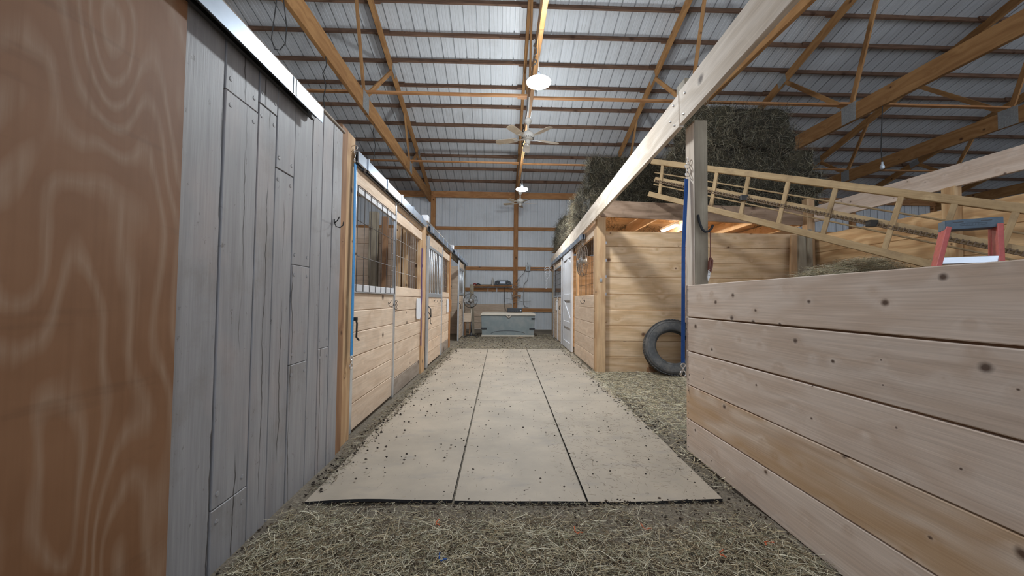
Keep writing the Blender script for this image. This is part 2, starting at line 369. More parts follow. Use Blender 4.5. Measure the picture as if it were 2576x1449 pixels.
class MB:
    def __init__(s): s.v = []; s.f = []; s.m = []
    def add(s, vs, fs, mi=0):
        k = len(s.v); s.v += [tuple(q) for q in vs]; s.f += [tuple(i + k for i in f) for f in fs]; s.m += [mi] * len(fs)
        return s
    def box(s, c, d, Rm=None, mi=0):
        c = Vector(c); vs = []
        for i in range(8):
            p = Vector(((i & 1) - .5, ((i >> 1) & 1) - .5, ((i >> 2) & 1) - .5)) * 1.0
            p = Vector((p.x * d[0], p.y * d[1], p.z * d[2]))
            if Rm is not None: p = Rm @ p
            vs.append(c + p)
        return s.add(vs, [(0, 2, 3, 1), (4, 5, 7, 6), (0, 1, 5, 4), (2, 6, 7, 3), (0, 4, 6, 2), (1, 3, 7, 5)], mi)
    def tube(s, pts, r, n=6, closed=False, mi=0):
        pts = [Vector(p) for p in pts]; N = len(pts); vs = []; fs = []
        prev = None
        for i, p in enumerate(pts):
            if closed: d = pts[(i + 1) % N] - pts[i - 1]
            else: d = pts[min(i + 1, N - 1)] - pts[max(i - 1, 0)]
            d.normalize()
            if prev is None:
                q = Vector((0, 0, 1)) if abs(d.z) < 0.9 else Vector((1, 0, 0))
                e = d.cross(q).normalized()
            else:
                e = (prev - d * prev.dot(d)).normalized()
            prev = e; g = d.cross(e)
            rr = r[i] if isinstance(r, (list, tuple)) else r
            for k in range(n):
                a = 2 * math.pi * k / n
                vs.append(p + (e * math.cos(a) + g * math.sin(a)) * rr)
        for i in range(N if closed else N - 1):
            j = (i + 1) % N
            for k in range(n):
                fs.append((i * n + k, i * n + (k + 1) % n, j * n + (k + 1) % n, j * n + k))
        if not closed:
            fs.append(tuple(range(n - 1, -1, -1))); fs.append(tuple((N - 1) * n + k for k in range(n)))
        return s.add(vs, fs, mi)
    def lathe(s, prof, n=24, Mx=None, mi=0):
        """prof: (radius, height) list about local z"""
        Mx = Mx or Matrix.Identity(4); vs = []; fs = []
        for r, h in prof:
            for k in range(n):
                a = 2 * math.pi * k / n
                vs.append(Mx @ Vector((r * math.cos(a), r * math.sin(a), h)))
        for i in range(len(prof) - 1):
            for k in range(n):
                fs.append((i * n + k, i * n + (k + 1) % n, (i + 1) * n + (k + 1) % n, (i + 1) * n + k))
        return s.add(vs, fs, mi)
    def prism(s, poly, d, mi=0):
        """poly: 3d points, extruded by the vector d"""
        n = len(poly); d = Vector(d)
        vs = [Vector(p) for p in poly] + [Vector(p) + d for p in poly]
        fs = [tuple(range(n - 1, -1, -1)), tuple(range(n, 2 * n))]
        fs += [(i, (i + 1) % n, n + (i + 1) % n, n + i) for i in range(n)]
        return s.add(vs, fs, mi)
    def build(s, name, mat, parent=None, smooth=False, bev=0.0, **kw):
        c = Vector([(min(v[i] for v in s.v) + max(v[i] for v in s.v)) / 2 for i in range(3)])
        me = bpy.data.meshes.new(name)
        me.from_pydata([tuple(Vector(v) - c) for v in s.v], [], s.f)
        setmat(me, mat)
        me.polygons.foreach_set('material_index', s.m)
        if smooth: me.polygons.foreach_set('use_smooth', [True] * len(me.polygons))
        bm = bmesh.new(); bm.from_mesh(me)
        bmesh.ops.recalc_face_normals(bm, faces=bm.faces[:])
        if bev: bmesh.ops.bevel(bm, geom=bm.edges[:], offset=bev, segments=2, affect='EDGES', profile=0.6)
        bm.to_mesh(me); bm.free()
        o = bpy.data.objects.new(name, me)
        place(o, Matrix.Translation(c), parent)
        return props(o, **kw)

def copy_tree(src, W, parent=None):
    o = src.copy()
    place(o, W, parent)
    for ch in list(src.children):
        copy_tree(ch, W @ ch.matrix_basis, o)
    return o

def arc(c, r, a0, a1, n, e1, e2):
    c, e1, e2 = Vector(c), Vector(e1), Vector(e2)
    return [c + (e1 * math.cos(a0 + (a1 - a0) * i / n) + e2 * math.sin(a0 + (a1 - a0) * i / n)) * r for i in range(n + 1)]

X1, Y1, Z1 = Vector((1, 0, 0)), Vector((0, 1, 0)), Vector((0, 0, 1))

# ================================================================== FLOOR
NX, NY = 92, 92
gx_ = np.linspace(-9, 23, NX); gy_ = np.linspace(-6, 16.3, NY)
fv = []
for yy in gy_:
    for xx in gx_:
        on = (-1.25 < xx < 1.8 and 2.1 < yy < 9.5)
        hgt = 0.012 * mnoise.noise(Vector((xx * 1.3, yy * 1.3, 0.2)))
        fv.append((xx, yy, -0.02 if on else -0.006 + hgt))
ff = [(j * NX + i, j * NX + i + 1, (j + 1) * NX + i + 1, (j + 1) * NX + i) for j in range(NY - 1) for i in range(NX - 1)]
mb = MB(); mb.add(fv, ff); mb.build('floor', 'dirt', kind='structure')

# rubber mats: three columns, three rows
ynear, yfar = 2.29, 9.33
xe_n = (-1.141, -0.275, 0.524, 1.358); xe_f = (-1.16, -0.314, 0.633, 1.675)
rows = [2.29, 4.55, 6.45, 9.33]
mcol = ('left', 'middle', 'right'); mrow = ('nearest', 'middle', 'farthest')
for ci in range(3):
    for ri in range(3):
        y0, y1 = rows[ri] + (0.0 if ri == 0 else 0.0008), rows[ri + 1] - 0.0008
        jx = random.uniform(-0.006, 0.006) if ri else 0
        n = 10; vs = []; T = 0.018
        nx2 = 12
        for j in range(n + 1):
            for i in range(nx2 + 1):
                yv = y0 + (y1 - y0) * (j / n) ** (1.6 if ri == 0 else 1)
                t = (yv - ynear) / (yfar - ynear)
                xa = xe_n[ci] + (xe_f[ci] - xe_n[ci]) * t + (0.007 if ci else 0) + jx
                xb = xe_n[ci + 1] + (xe_f[ci + 1] - xe_n[ci + 1]) * t - (0.007 if ci < 2 else 0) + jx
                xv = xa + (xb - xa) * i / nx2
                z = 0.003 * mnoise.noise(Vector((xv * 2, yv * 2, 5)))
                if ri == 0:
                    e = max(0, 1 - (yv - y0) / 0.25)
                    z += e * (0.014 * (0.6 + 0.4 * math.sin(xv * 7.0 + 1.0)) if ci == 0 else 0.004 * (0.5 + 0.5 * math.sin(xv * 5)))
                    yv -= 0.012 * math.sin(xv * 3.1) * e
                vs.append((xv, yv, z))
        R = nx2 + 1; K = len(vs)
        vs2 = [(a, b, c - T + 0.0) for a, b, c in vs]
        allv = [(a, b, c + T) for a, b, c in vs2] + vs2
        top = [(j * R + i, j * R + i + 1, (j + 1) * R + i + 1, (j + 1) * R + i) for j in range(n) for i in range(nx2)]
        bot = [tuple(K + q for q in reversed(f)) for f in top]
        rim = [i for i in range(R)] + [j * R + nx2 for j in range(1, n + 1)] + [n * R + i for i in range(nx2 - 1, -1, -1)] + [j * R for j in range(n - 1, 0, -1)]
        side = [(rim[q], rim[(q + 1) % len(rim)], K + rim[(q + 1) % len(rim)], K + rim[q]) for q in range(len(rim))]
        allv = [(a, b, c + 0.002) for a, b, c in allv]
        mb = MB(); mb.add(allv, top, 0); mb.add(allv, bot + side, 1)
        # merge the two copies of the vertices
        o = mb.build('rubber_mat', ['mat', 'rubber'], label='dusty tan rubber aisle mat, %s row from the camera, %s column' % (mrow[ri], mcol[ci]),
                     cat='floor mat', group='rubber mats down the aisle')
        bm = bmesh.new(); bm.from_mesh(o.data); bmesh.ops.remove_doubles(bm, verts=bm.verts[:], dist=1e-5); bm.to_mesh(o.data); bm.free()

# ================================================================== ROOF, TRUSSES
SL = 0.31
YE = 15.57
def pz(y): return 5.68 + SL * (YE - y)
TX = [-6.5, -2.97, 0.55, 4.07, 7.65, 11.3, 14.9, 18.5]
RIDGE = 0.6
def rib_sheet(name, length, width=0.915):
    prof = []
    for k in range(3):
        o = k * 0.305
        prof += [(o, 0), (o + 0.004, 0.042), (o + 0.028, 0.042), (o + 0.032, 0)]
        for q in (0.13, 0.21): prof += [(o + q - 0.010, 0), (o + q - 0.005, 0.006), (o + q + 0.005, 0.006), (o + q + 0.010, 0)]
    prof.append((width, 0))
    vs = []; fs = []; NL = 2; n = len(prof)
    for j in range(NL):
        for (x, h) in prof: vs.append((x - width / 2, (j / (NL - 1) - 0.5) * length, h))
    for j in range(NL - 1):
        for i in range(n - 1): fs.append((j * n + i, j * n + i + 1, (j + 1) * n + i + 1, (j + 1) * n + i))
    me = bpy.data.meshes.new(name); me.from_pydata(vs, [], fs)
    return me
ceiling = root('ceiling', (2.7, 8, 5.7), kind='structure')
ang = math.atan(SL)
slen = (16.2 - RIDGE) / math.cos(ang)
sheet = rib_sheet('roof_panel', slen); setmat(sheet, 'roof')
back_len = (RIDGE + 8.0) / math.cos(ang)
sheet_b = rib_sheet('roof_panel_back', back_len); setmat(sheet_b, 'roof')
SHX = [-8.3 + 0.914 * k for k in range(34)]
for x in SHX:
    yc = (16.2 + RIDGE) / 2
    W = Matrix.Translation((x + 0.45, yc, pz(yc) + 0.06)) @ Matrix.Rotation(-ang, 4, 'X')
    o = bpy.data.objects.new('roof_panel', sheet); place(o, W, ceiling)
    yc = (RIDGE - 8.0) / 2
    zc = pz(RIDGE) + 0.06 - SL * (RIDGE - yc)
    W = Matrix.Translation((x + 0.45, yc, zc)) @ Matrix.Rotation(ang, 4, 'X')
    o = bpy.data.objects.new('roof_panel', sheet_b); place(o, W, ceiling)
segs = [(-8.3, TX[0])] + [(TX[i], TX[i + 1]) for i in range(len(TX) - 1)] + [(TX[-1], 22.7)]
for k in range(1, 13):
    y = YE - 0.72 * k
    for i, (xa, xb) in enumerate(segs):
        sgn = 1 if (i + k) % 2 else -1
        lap = 0.17
        a = Vector((xa - (lap if i else 0), y + sgn * 0.022, pz(y) + sgn * 0.004)); b = Vector((xb + (lap if i < len(segs) - 1 else 0), y + sgn * 0.022, pz(y) - sgn * 0.004))
        board('purlin', a, b, 0.115, 0.045, 'purlin', ceiling, n=(0, math.cos(ang), -math.sin(ang)), bev=0.003)

tname = ('roof truss over the stalls at the far left, nearly hidden', 'brown timber roof truss over the left stall fronts',
         'brown timber roof truss over the aisle that carries lamps and fans', 'brown timber roof truss above the header beam and hay',
         'golden timber roof truss across the upper right corner', 'dark timber roof truss at the right edge below the golden one', 'dark roof truss far to the right beyond the edge one', 'dark roof truss farthest to the right')
def zt(y): return pz(y) - 0.145   # centre of the top chord
zb = 5.37
for ti, x in enumerate(TX):
    T = root('roof_truss', (x, 15.5, 5.2), tname[ti], 'truss', 'roof trusses')
    tk = 0.075
    board('bottom_chord', (x, 15.45, zb), (x, RIDGE + 1.0, zb), 0.36 if ti != 2 else 0.30, tk, 'truss', T, n=X1)
    board('top_chord', (x, 15.5, zt(15.5) - 0.02), (x, RIDGE, zt(RIDGE)), 0.20, tk, 'truss', T, n=X1)
    for (yb_, yt_) in ((8.0, 9.95), (8.0, 7.15), (12.0, 13.1), (12.0, 11.2), (4.0, 5.9), (4.0, 3.2)):
        board('web', (x + 0.0, yb_, zb + 0.1), (x, yt_, zt(yt_)), 0.10, 0.042, 'truss', T, n=X1, bev=0.003)
    for yb_, w_, h_ in ((4.0, 0.34, 0.36), (8.0, 0.34, 0.40), (12.0, 0.28, 0.34)):
        for sx in (-1, 1):
            mb = MB(); mb.box((x + sx * (tk / 2 + 0.003), yb_, zb + 0.02), (0.004, w_, h_))
            for q in range(7): mb.box((x + sx * (tk / 2 + 0.006), yb_ - w_ / 2 + w_ * (q + .5) / 7, zb + 0.02), (0.004, 0.012, h_ * 0.94))
            mb.build('nail_plate', 'plate', T)
    for yt_ in (5.9, 9.95, 13.1):
        for sx in (-1, 1):
            mb = MB(); R_ = Matrix.Rotation(-ang, 3, 'X')
            mb.box((x + sx * (tk / 2 + 0.003), yt_, zt(yt_) - 0.02), (0.004, 0.3, 0.2), R_); mb.build('nail_plate', 'plate', T)
for yb_, lab in ((8.0, 'nearer'), (12.0, 'farther')):
    pts = [(-8.2, 0.6), (0.3, 7.9), (7.4, 15.2)]
    for q, (xa, xb) in enumerate(pts):
        board('lateral_brace', (xa, yb_ + 0.07 * (q % 2), zb + 0.235), (xb, yb_ + 0.07 * (q % 2), zb + 0.235), 0.09, 0.038, 'girt', None, n=Y1 if False else Z1,
              label='long horizontal brace board on the truss chords, %s line, %s piece' % (lab, ('left', 'middle', 'right')[q]), cat='brace', group='lateral braces on the trusses')

# ================================================================== END WALL
wb = root('wall_back', (2.7, 15.66, 0), kind='structure')
wsheet = rib_sheet('wall_panel', 5.9); setmat(wsheet, 'siding')
for x in SHX:
    W = Matrix.Translation((x + 0.45, 15.66, 2.95)) @ Matrix.Rotation(math.radians(90), 4, 'X')
    W = Matrix.Translation((x + 0.45, 15.66, 2.95)) @ Matrix(((1, 0, 0, 0), (0, 0, 1, 0), (0, 1, 0, 0), (0, 0, 0, 1)))
    o = bpy.data.objects.new('wall_panel', wsheet); place(o, W, wb)
WPX = [-6.4, -2.86, 0.563, 4.05, 7.6, 11.2, 14.9, 18.5]
for x in WPX: board('wall_post', (x, 15.585, 0), (x, 15.585, 5.5), 0.18, 0.13, 'girt', wb, n=Y1)
edges = [-8.3] + WPX + [22.7]
for z, h in ((4.17, 0.14), (3.34, 0.14), (2.50, 0.15), (1.63, 0.15), (0.79, 0.15)):
    for i in range(len(edges) - 1):
        a, b = edges[i] + 0.092, edges[i + 1] - 0.092
        dz = random.uniform(-0.015, 0.015)
        board('girt', (a, 15.63, z + dz), (b, 15.63, z + dz), h, 0.045, 'girt', wb, n=Y1)
for i in range(len(edges) - 1):
    board('eave_beam', (edges[i], 15.50, 5.53), (edges[i + 1] - 0.003, 15.50, 5.53), 0.26, 0.04, 'girt', wb, n=Y1)
for k in range(4):
    board('plank', (-1.75, 15.59, 0.13 + 0.26 * k), (0.44, 15.59, 0.13 + 0.26 * k - 0.01 * (k == 3)), 0.25, 0.03, 'stall', wb, n=Y1)

# far gable walls
for nm, x in (('wall_left_gable', -8.3), ('wall_right_gable', 22.7)):
    g = root(nm, (x, 8, 0), kind='structure')
    gs = rib_sheet('gable_panel', 1.0)
    for q in range(26):
        yc = 15.2 - 0.915 * q
        zt_ = (pz(yc - 0.45) if yc > RIDGE else pz(RIDGE) - SL * (RIDGE - yc - 0.45)) + 0.0
        if yc < -7.8: break
        zt_ = (pz(yc - 0.46) if yc - 0.46 > RIDGE else pz(RIDGE) - SL * max(0, RIDGE - yc - 0.46)) + 0.08
        me = rib_sheet('gable_panel', zt_); setmat(me, 'siding')
        W = Matrix.Translation((x, yc, zt_ / 2)) @ Matrix(((0, 0, 1 if x > 0 else -1, 0), (1, 0, 0, 0), (0, 1, 0, 0), (0, 0, 0, 1)))
        o = bpy.data.objects.new('gable_panel', me); place(o, W, g)

# ================================================================== LEFT FOREGROUND WALL
wl = root('wall_left', (-1.28, 1.0, 0), kind='structure')
pe = [-0.9, -0.66, -0.42, -0.2, 0.02, 0.25, 0.47, 0.7, 0.9, 1.1, 1.28, 1.48, 1.70, 1.935, 2.09, 2.275, 2.49, 2.63, 2.79, 2.95]
joints = {12: (0.27, 2.14), 14: (1.92,), 15: (1.40, 0.80), 13: (2.2,), 17: (0.85,)}
for i in range(10, len(pe) - 1):
    cuts = [-0.03] + sorted(joints.get(i, ())) + [2.50]
    for a, b in zip(cuts[:-1], cuts[1:]):
        yc = (pe[i] + pe[i + 1]) / 2; w = pe[i + 1] - pe[i] - random.choice((0.006, 0.008, 0.010))
        pr_ = random.uniform(-0.003, 0.003)
        p = board('plank', (-1.263 + pr_, yc, a + 0.001), (-1.263 + pr_, yc + random.uniform(-.002, .002), b - 0.002), w, 0.026, 'grey', wl, n=X1, bev=0.003)
        for zz in (a, b):
            if 0 < zz < 2.45:
                for s in (-1, 1):
                    mb = MB(); z_ = zz + (0.06 if zz == a else -0.06); cx = -1.25 + pr_ + 0.001
                    mb.lathe([(0.0, 0.002), (0.010, 0.0015), (0.012, -0.004)], 10, Matrix.Translation((cx, yc + s * w * 0.36, z_)) @ Matrix.Rotation(math.radians(90), 4, 'Y'))
                    mb.build('nail_head', 'grey', p)
board('top_cap', (-1.30, 1.0, 2.505), (-1.30, 2.97, 2.505), 0.12, 0.02, 'stall_grey', wl, n=Z1)
board('backing_rail', (-1.30, -0.9, 1.2), (-1.30, 2.95, 1.2), 0.14, 0.04, 'stall_grey', wl, n=X1)
# plywood sheet laid over the near end
board('plywood_sheet', (-1.241, 0.29, -0.02), (-1.241, 0.29, 2.95), 2.36, 0.018, 'ply', wl, n=X1, bev=0.003)
# wire hook on the grey wall
def jhook(parent, p, out, mat='darksteel', s=1.0, name='coat_hook'):
    p, out = Vector(p), Vector(out).normalized()
    mb = MB()
    mb.tube([p + out * 0.004 + Z1 * 0.03 * s, p + out * 0.006, p + out * 0.02 * s - Z1 * 0.03 * s, p + out * 0.05 * s - Z1 * 0.04 * s,
             p + out * 0.075 * s - Z1 * 0.02 * s, p + out * 0.08 * s + Z1 * 0.01 * s], 0.0045 * s, 6)
    mb.tube([p + out * 0.006, p + out * 0.03 * s + Z1 * 0.02 * s, p + out * 0.045 * s + Z1 * 0.05 * s], 0.0045 * s, 6)
    return mb.build(name, mat, parent, smooth=True)
jhook(wl, (-1.25, 2.82, 1.76), X1, s=0.9)
# door track on top of the wall
t = root('sliding_door_track', (-1.2, 1.7, 2.40), 'shiny steel box track along the top of the grey board wall', 'door track')
mb = MB(); mb.prism([(-1.175, 0.5, 2.335), (-1.170, 0.5, 2.335), (-1.170, 0.5, 2.43), (-1.249, 0.5, 2.445), (-1.249, 0.5, 2.44), (-1.175, 0.5, 2.425)], (0, 1.95, 0)); mb.build('hood', 'track', t)
mb = MB(); mb.prism([(-1.249, 0.5, 2.40), (-1.235, 0.5, 2.345), (-1.215, 0.5, 2.345), (-1.215, 0.5, 2.42), (-1.249, 0.5, 2.42)], (0, 1.93, 0)); mb.build('rail', 'darksteel', t)
mb = MB(); mb.prism([(-1.200, 0.5, 2.35), (-1.182, 0.5, 2.35), (-1.182, 0.5, 2.42), (-1.200, 0.5, 2.42)], (0, 1.91, 0)); mb.build('inner_rail', 'darksteel', t)
for yy in (2.10, 2.13):
    mb = MB(); mb.box((-1.1685, yy, 2.385), (0.004, 0.010, 0.09)); mb.build('clip', 'plate', t)

# ================================================================== LEFT STALL ROW
XL = -1.31
pA = board('timber_post', (-1.335, 3.03, -0.02), (-1.335, 3.03, 2.58), 0.115, 0.13, 'brown', None, n=X1, label='post face with its shade painted dark brown at the grey wall end', cat='post', group='stall posts')  # dark brown colour carries the shade on this post face
pB = board('timber_post', (-1.36, 3.20, -0.02), (-1.36, 3.20, 2.60), 0.215, 0.13, 'post', None, n=X1, label='pale pine post where the blue strap hangs left of the first stall door', cat='post', group='stall posts')
pC = board('timber_post', (-1.36, 6.33, -0.02), (-1.36, 6.33, 2.50), 0.26, 0.13, 'post', None, n=X1, label='pine post between the wire window panel and the barred stall door', cat='post', group='stall posts')
pD = board('timber_post', (-1.36, 9.56, -0.02), (-1.36, 9.56, 2.50), 0.16, 0.13, 'girt', None, n=X1, label='reddish pine post beside the open stall doorway on the left', cat='post', group='stall posts')
pE = board('timber_post', (-1.36, 13.4, -0.02), (-1.36, 13.4, 2.45), 0.14, 0.13, 'treated', None, n=X1, label='weathered post at the far end of the left stalls', cat='post', group='stall posts')
for p, z_ in ((pD, 1.05),):
    board('block', (-1.285, 9.56, z_ - 0.15), (-1.285, 9.56, z_ + 0.15), 0.10, 0.035, 'girt', p, n=X1)

def planks(parent, edges, a, b, x, mat='stall', t=0.036, axis='Y', kick=None, jit=0.003):
    """horizontal boards between coordinates a..b at plane x"""
    for i, (z0, z1) in enumerate(zip(edges[:-1], edges[1:])):
        zc = (z0 + z1) / 2; d = random.uniform(-jit, jit)
        m = kick if (kick and i == 0) else mat
        if axis == 'Y': board('plank', (x + d, a, zc), (x + d, b, zc), z1 - z0 - 0.0025, t, m, parent, n=X1, bev=0.007)
        else: board('plank', (a, x + d, zc), (b, x + d, zc), z1 - z0 - 0.0025, t, m, parent, n=Y1, bev=0.007)

def wire_grid(parent, ya, yb, z0, z1, x, ny, nz, mat, r=0.003, xfun=None, frame=True):
    mb = MB(); fx = xfun or (lambda y: x)
    for i in range(ny + 1):
        y = ya + (yb - ya) * i / ny; mb.tube([(fx(y) + 0.004, y, z0), (fx(y) + 0.004, y, z1)], r, 5)
    for k in range(nz + 1):
        z = z0 + (z1 - z0) * k / nz; mb.tube([(fx(ya) + 0.009, ya, z), (fx(yb) + 0.009, yb, z)], r, 5)
    return mb.build('wire_mesh', mat, parent)

def steel(name, a, b, w, t, parent, n=X1, mat='galv'): return board(name, a, b, w, t, mat, parent, n=n, bev=0.003)

# --- first door
D1 = root('stall_door', (XL, 4.0, 0.02), 'sliding pine stall door with black wire window, nearest on the left', 'stall door', 'sliding stall doors')
planks(D1, [0.035, 0.27, 0.478, 0.682, 0.897, 1.092, 1.25], 3.36, 4.61, XL - 0.018)
steel('frame_rail', (XL, 3.335, 0.03), (XL, 3.335, 2.375), 0.055, 0.03, D1)
steel('frame_rail', (XL, 4.63, 0.015), (XL, 4.63, 2.375), 0.035, 0.03, D1)
steel('sill_rail', (XL, 3.36, 1.29), (XL, 4.61, 1.29), 0.075, 0.028, D1, mat='whitepaint')
steel('head_rail', (XL, 3.36, 2.185), (XL, 4.61, 2.185), 0.06, 0.028, D1, mat='whitepaint')
board('head_plank', (XL - 0.01, 3.37, 2.295), (XL - 0.01, 4.61, 2.295), 0.15, 0.03, 'stall', D1, n=X1)
wire_grid(D1, 3.385, 4.60, 1.262, 2.215, XL + 0.014, 7, 3, 'wire', 0.0035)
jhook(D1, (XL + 0.002, 4.40, 1.14), X1, s=0.8)
mb = MB(); mb.tube([(XL + 0.03, 3.37, 1.02), (XL + 0.04, 3.37, 0.98), (XL + 0.035, 3.375, 0.86), (XL + 0.05, 3.40, 0.83)], 0.008, 6); mb.box((XL + 0.02, 3.37, 1.02), (0.04, 0.03, 0.03)); mb.build('latch', 'darksteel', D1)
mb = MB()
for k in range(5): mb.tube(arc((XL + 0.03, 4.635 + 0.004 * (k % 2), 1.17 - 0.022 * k), 0.013, 0, 2 * math.pi, 8, Y1 if k % 2 else X1, Z1)[:-1], 0.003, 4, closed=True)
mb.build('latch_chain', 'darksteel', D1)
# --- first fixed panel
def fixed_panel(label, ya, yb, edges, sill, head, nwy, nwz, kick='stall_grey'):
    P = root('stall_front_panel', (XL, (ya + yb) / 2, 0), label, 'stall panel', 'fixed stall front panels')
    planks(P, edges, ya, yb, XL - 0.025, kick=kick)
    board('sill', (XL - 0.025, ya, (sill[0] + sill[1]) / 2), (XL - 0.025, yb, (sill[0] + sill[1]) / 2), sill[1] - sill[0] - 0.004, 0.05, 'stall', P, n=X1)
    board('header', (XL - 0.025, ya, (head[0] + head[1]) / 2), (XL - 0.025, yb, (head[0] + head[1]) / 2), head[1] - head[0], 0.05, 'stall', P, n=X1)
    board('jamb', (XL - 0.03, yb - 0.05, sill[1]), (XL - 0.03, yb - 0.05, head[0]), 0.09, 0.05, 'post', P, n=X1)
    wire_grid(P, ya + 0.01, yb - 0.1, sill[1] - 0.02, head[0] + 0.02, XL - 0.055, nwy, nwz, 'palewire', 0.0028)
    return P
P1 = fixed_panel('pine stall front panel with pale wire window beside the nearest left door', 4.66, 6.19, [0.0, 0.213, 0.44, 0.65, 0.85, 1.05, 1.235], (1.235, 1.36), (2.16, 2.29), 10, 4)
P2 = fixed_panel('pine stall front panel with wire window past the barred door', 8.22, 9.47, [0.0, 0.22, 0.44, 0.65, 0.85, 1.05, 1.25], (1.25, 1.37), (2.15, 2.30), 8, 5)
# whiteboards hung on the panels
for P, y, lab in ((P1, 5.98, 'rounded white stall card board with purple edge on the nearest left panel'), (P2, 9.2, 'rounded white stall card board on the second left panel')):
    mb = MB(); poly = []
    for cy_, cz_, a0 in ((y + 0.09, 1.17, 0), (y - 0.09, 1.17, 90), (y - 0.09, 0.93, 180), (y + 0.09, 0.93, 270)):
        poly += [Vector((XL + 0.002, cy_ + 0.04 * math.cos(math.radians(a0 + q)), cz_ + 0.04 * math.sin(math.radians(a0 + q)))) for q in (0, 30, 60, 90)]
    mb.prism(poly, (0.012, 0, 0)); mb.build('card_board', 'white', None, label=lab, cat='whiteboard')
# lead rope hung over first panel
mb = MB(); mb.tube([(XL + 0.02, 6.10, 2.02), (XL + 0.022, 6.09, 1.6), (XL + 0.025, 6.12, 1.25), (XL + 0.02, 6.11, 1.1), (XL + 0.022, 6.13, 0.75), (XL + 0.02, 6.14, 0.45)], 0.009, 6)
mb.build('lead_rope', plain('purple_rope', (0.09, 0.05, 0.16), 0.8), None, label='thin purple lead rope hanging beside the white stall card', cat='rope')
# --- second door with vertical bars
D2 = root('stall_door', (XL, 7.4, 0.02), 'sliding pine stall door with vertical steel bars in its window', 'stall door', 'sliding stall doors')
planks(D2, [0.03, 0.25, 0.45, 0.66, 0.86, 1.06, 1.24], 6.66, 8.12, XL + 0.0)
steel('frame_rail', (XL + 0.02, 6.60, 0.02), (XL + 0.02, 6.60, 2.30), 0.09, 0.035, D2)
steel('frame_rail', (XL + 0.02, 8.15, 0.02), (XL + 0.02, 8.15, 2.33), 0.04, 0.035, D2)
steel('sill_rail', (XL + 0.02, 6.64, 1.275), (XL + 0.02, 8.13, 1.275), 0.075, 0.03, D2)
steel('head_rail', (XL + 0.02, 6.64, 2.13), (XL + 0.02, 8.13, 2.13), 0.05, 0.03, D2)
board('head_plank', (XL + 0.01, 6.66, 2.25), (XL + 0.01, 8.12, 2.25), 0.18, 0.03, 'stall', D2, n=X1)
for k in range(8):
    y = 6.74 + k * 0.175; s = 0.05 if k == 6 else 0
    mb = MB(); mb.tube([(XL + 0.012, y, 1.30), (XL + 0.014, y + s, 1.7), (XL + 0.012, y, 2.11)], 0.011, 8); mb.build('bar', 'galv', D2, smooth=True)
jhook(D2, (XL + 0.019, 7.3, 1.17), X1, s=0.7); jhook(D2, (XL + 0.019, 7.95, 1.17), X1, s=0.7)
mb = MB(); mb.tube([(XL + 0.04, 6.60, 1.08), (XL + 0.085, 6.60, 1.03), (XL + 0.09, 6.6, 0.90), (XL + 0.04, 6.60, 0.85)], 0.009, 6); mb.tube([(XL + 0.03, 6.66, 0.98), (XL + 0.05, 6.74, 0.92), (XL + 0.05, 6.76, 0.78), (XL + 0.06, 6.8, 0.76)], 0.007, 6); mb.build('handle', 'darksteel', D2)
# --- third door, slid open
D3 = root('stall_door', (XL, 11.8, 0.02), 'sliding pine stall door on the left farthest along, pushed open', 'stall door', 'sliding stall doors')
planks(D3, [0.03, 0.26, 0.47, 0.69, 0.91, 1.14, 1.33], 11.12, 12.46, XL + 0.03)
steel('frame_rail', (XL + 0.05, 11.08, 0.0), (XL + 0.05, 11.08, 2.36), 0.09, 0.04, D3)
steel('frame_rail', (XL + 0.05, 12.48, 0.02), (XL + 0.05, 12.48, 2.36), 0.04, 0.04, D3)
steel('sill_rail', (XL + 0.05, 11.12, 1.37), (XL + 0.05, 12.46, 1.37), 0.07, 0.03, D3)
steel('head_rail', (XL + 0.05, 11.12, 2.14), (XL + 0.05, 12.46, 2.14), 0.05, 0.03, D3)
board('head_plank', (XL + 0.04, 11.12, 2.26), (XL + 0.04, 12.46, 2.26), 0.18, 0.03, 'stall', D3, n=X1)
for k in range(4):
    y = 11.4 + k * 0.28
    mb = MB(); mb.tube([(XL + 0.045, y, 1.4), (XL + 0.045, y, 2.12)], 0.012, 8); mb.build('bar', 'galv', D3, smooth=True)
mb = MB(); mb.tube([(XL + 0.07, 11.12, 1.1), (XL + 0.11, 11.13, 1.05), (XL + 0.11, 11.2, 0.95), (XL + 0.08, 11.25, 0.92)], 0.009, 6); mb.build('latch', 'darksteel', D3)
P3 = root('stall_front_panel', (XL, 13.0, 0), 'dark weathered stall front panel at the far left end', 'stall panel', 'fixed stall front panels')
planks(P3, [0.0 + 0.24 * k for k in range(6)], 12.55, 13.32, XL - 0.02, mat='treated')
board('header', (XL - 0.02, 9.65, 2.36), (XL - 0.02, 13.32, 2.36), 0.14, 0.05, 'treated', P3, n=X1)
# --- tracks
def track(ya, yb, z, lab, xfun=lambda y: XL + 0.03, sgn=1, zb_=None):
    xa, xb = xfun(ya), xfun(yb); zb_ = z if zb_ is None else zb_
    T = root('sliding_door_track', (xa, ya, z), lab, 'door track', 'stall door tracks')
    a = Vector((xa, ya, z)); d = Vector((xb - xa, yb - ya, zb_ - z))
    pr = [(-0.03, 0.05), (0.03, 0.05), (0.03, -0.045), (0.012, -0.045), (0.012, -0.037), (0.022, -0.037), (0.022, 0.042), (-0.022, 0.042), (-0.022, -0.037), (-0.012, -0.037), (-0.012, -0.045), (-0.03, -0.045)]
    mb = MB(); mb.prism([a + Vector((p, 0, q)) for p, q in pr], d); mb.build('rail', 'track', T)
    nb = max(3, int((yb - ya) / 0.55))
    for i in range(nb):
        c = a + d * ((i + 0.4) / nb)
        mb = MB(); mb.box(c + Vector((0, 0, 0.01)), (0.075, 0.035, 0.11)); mb.build('bracket', 'track', T)
    return T
track(3.27, 6.25, 2.43, 'galvanized track above the nearest left stall door')
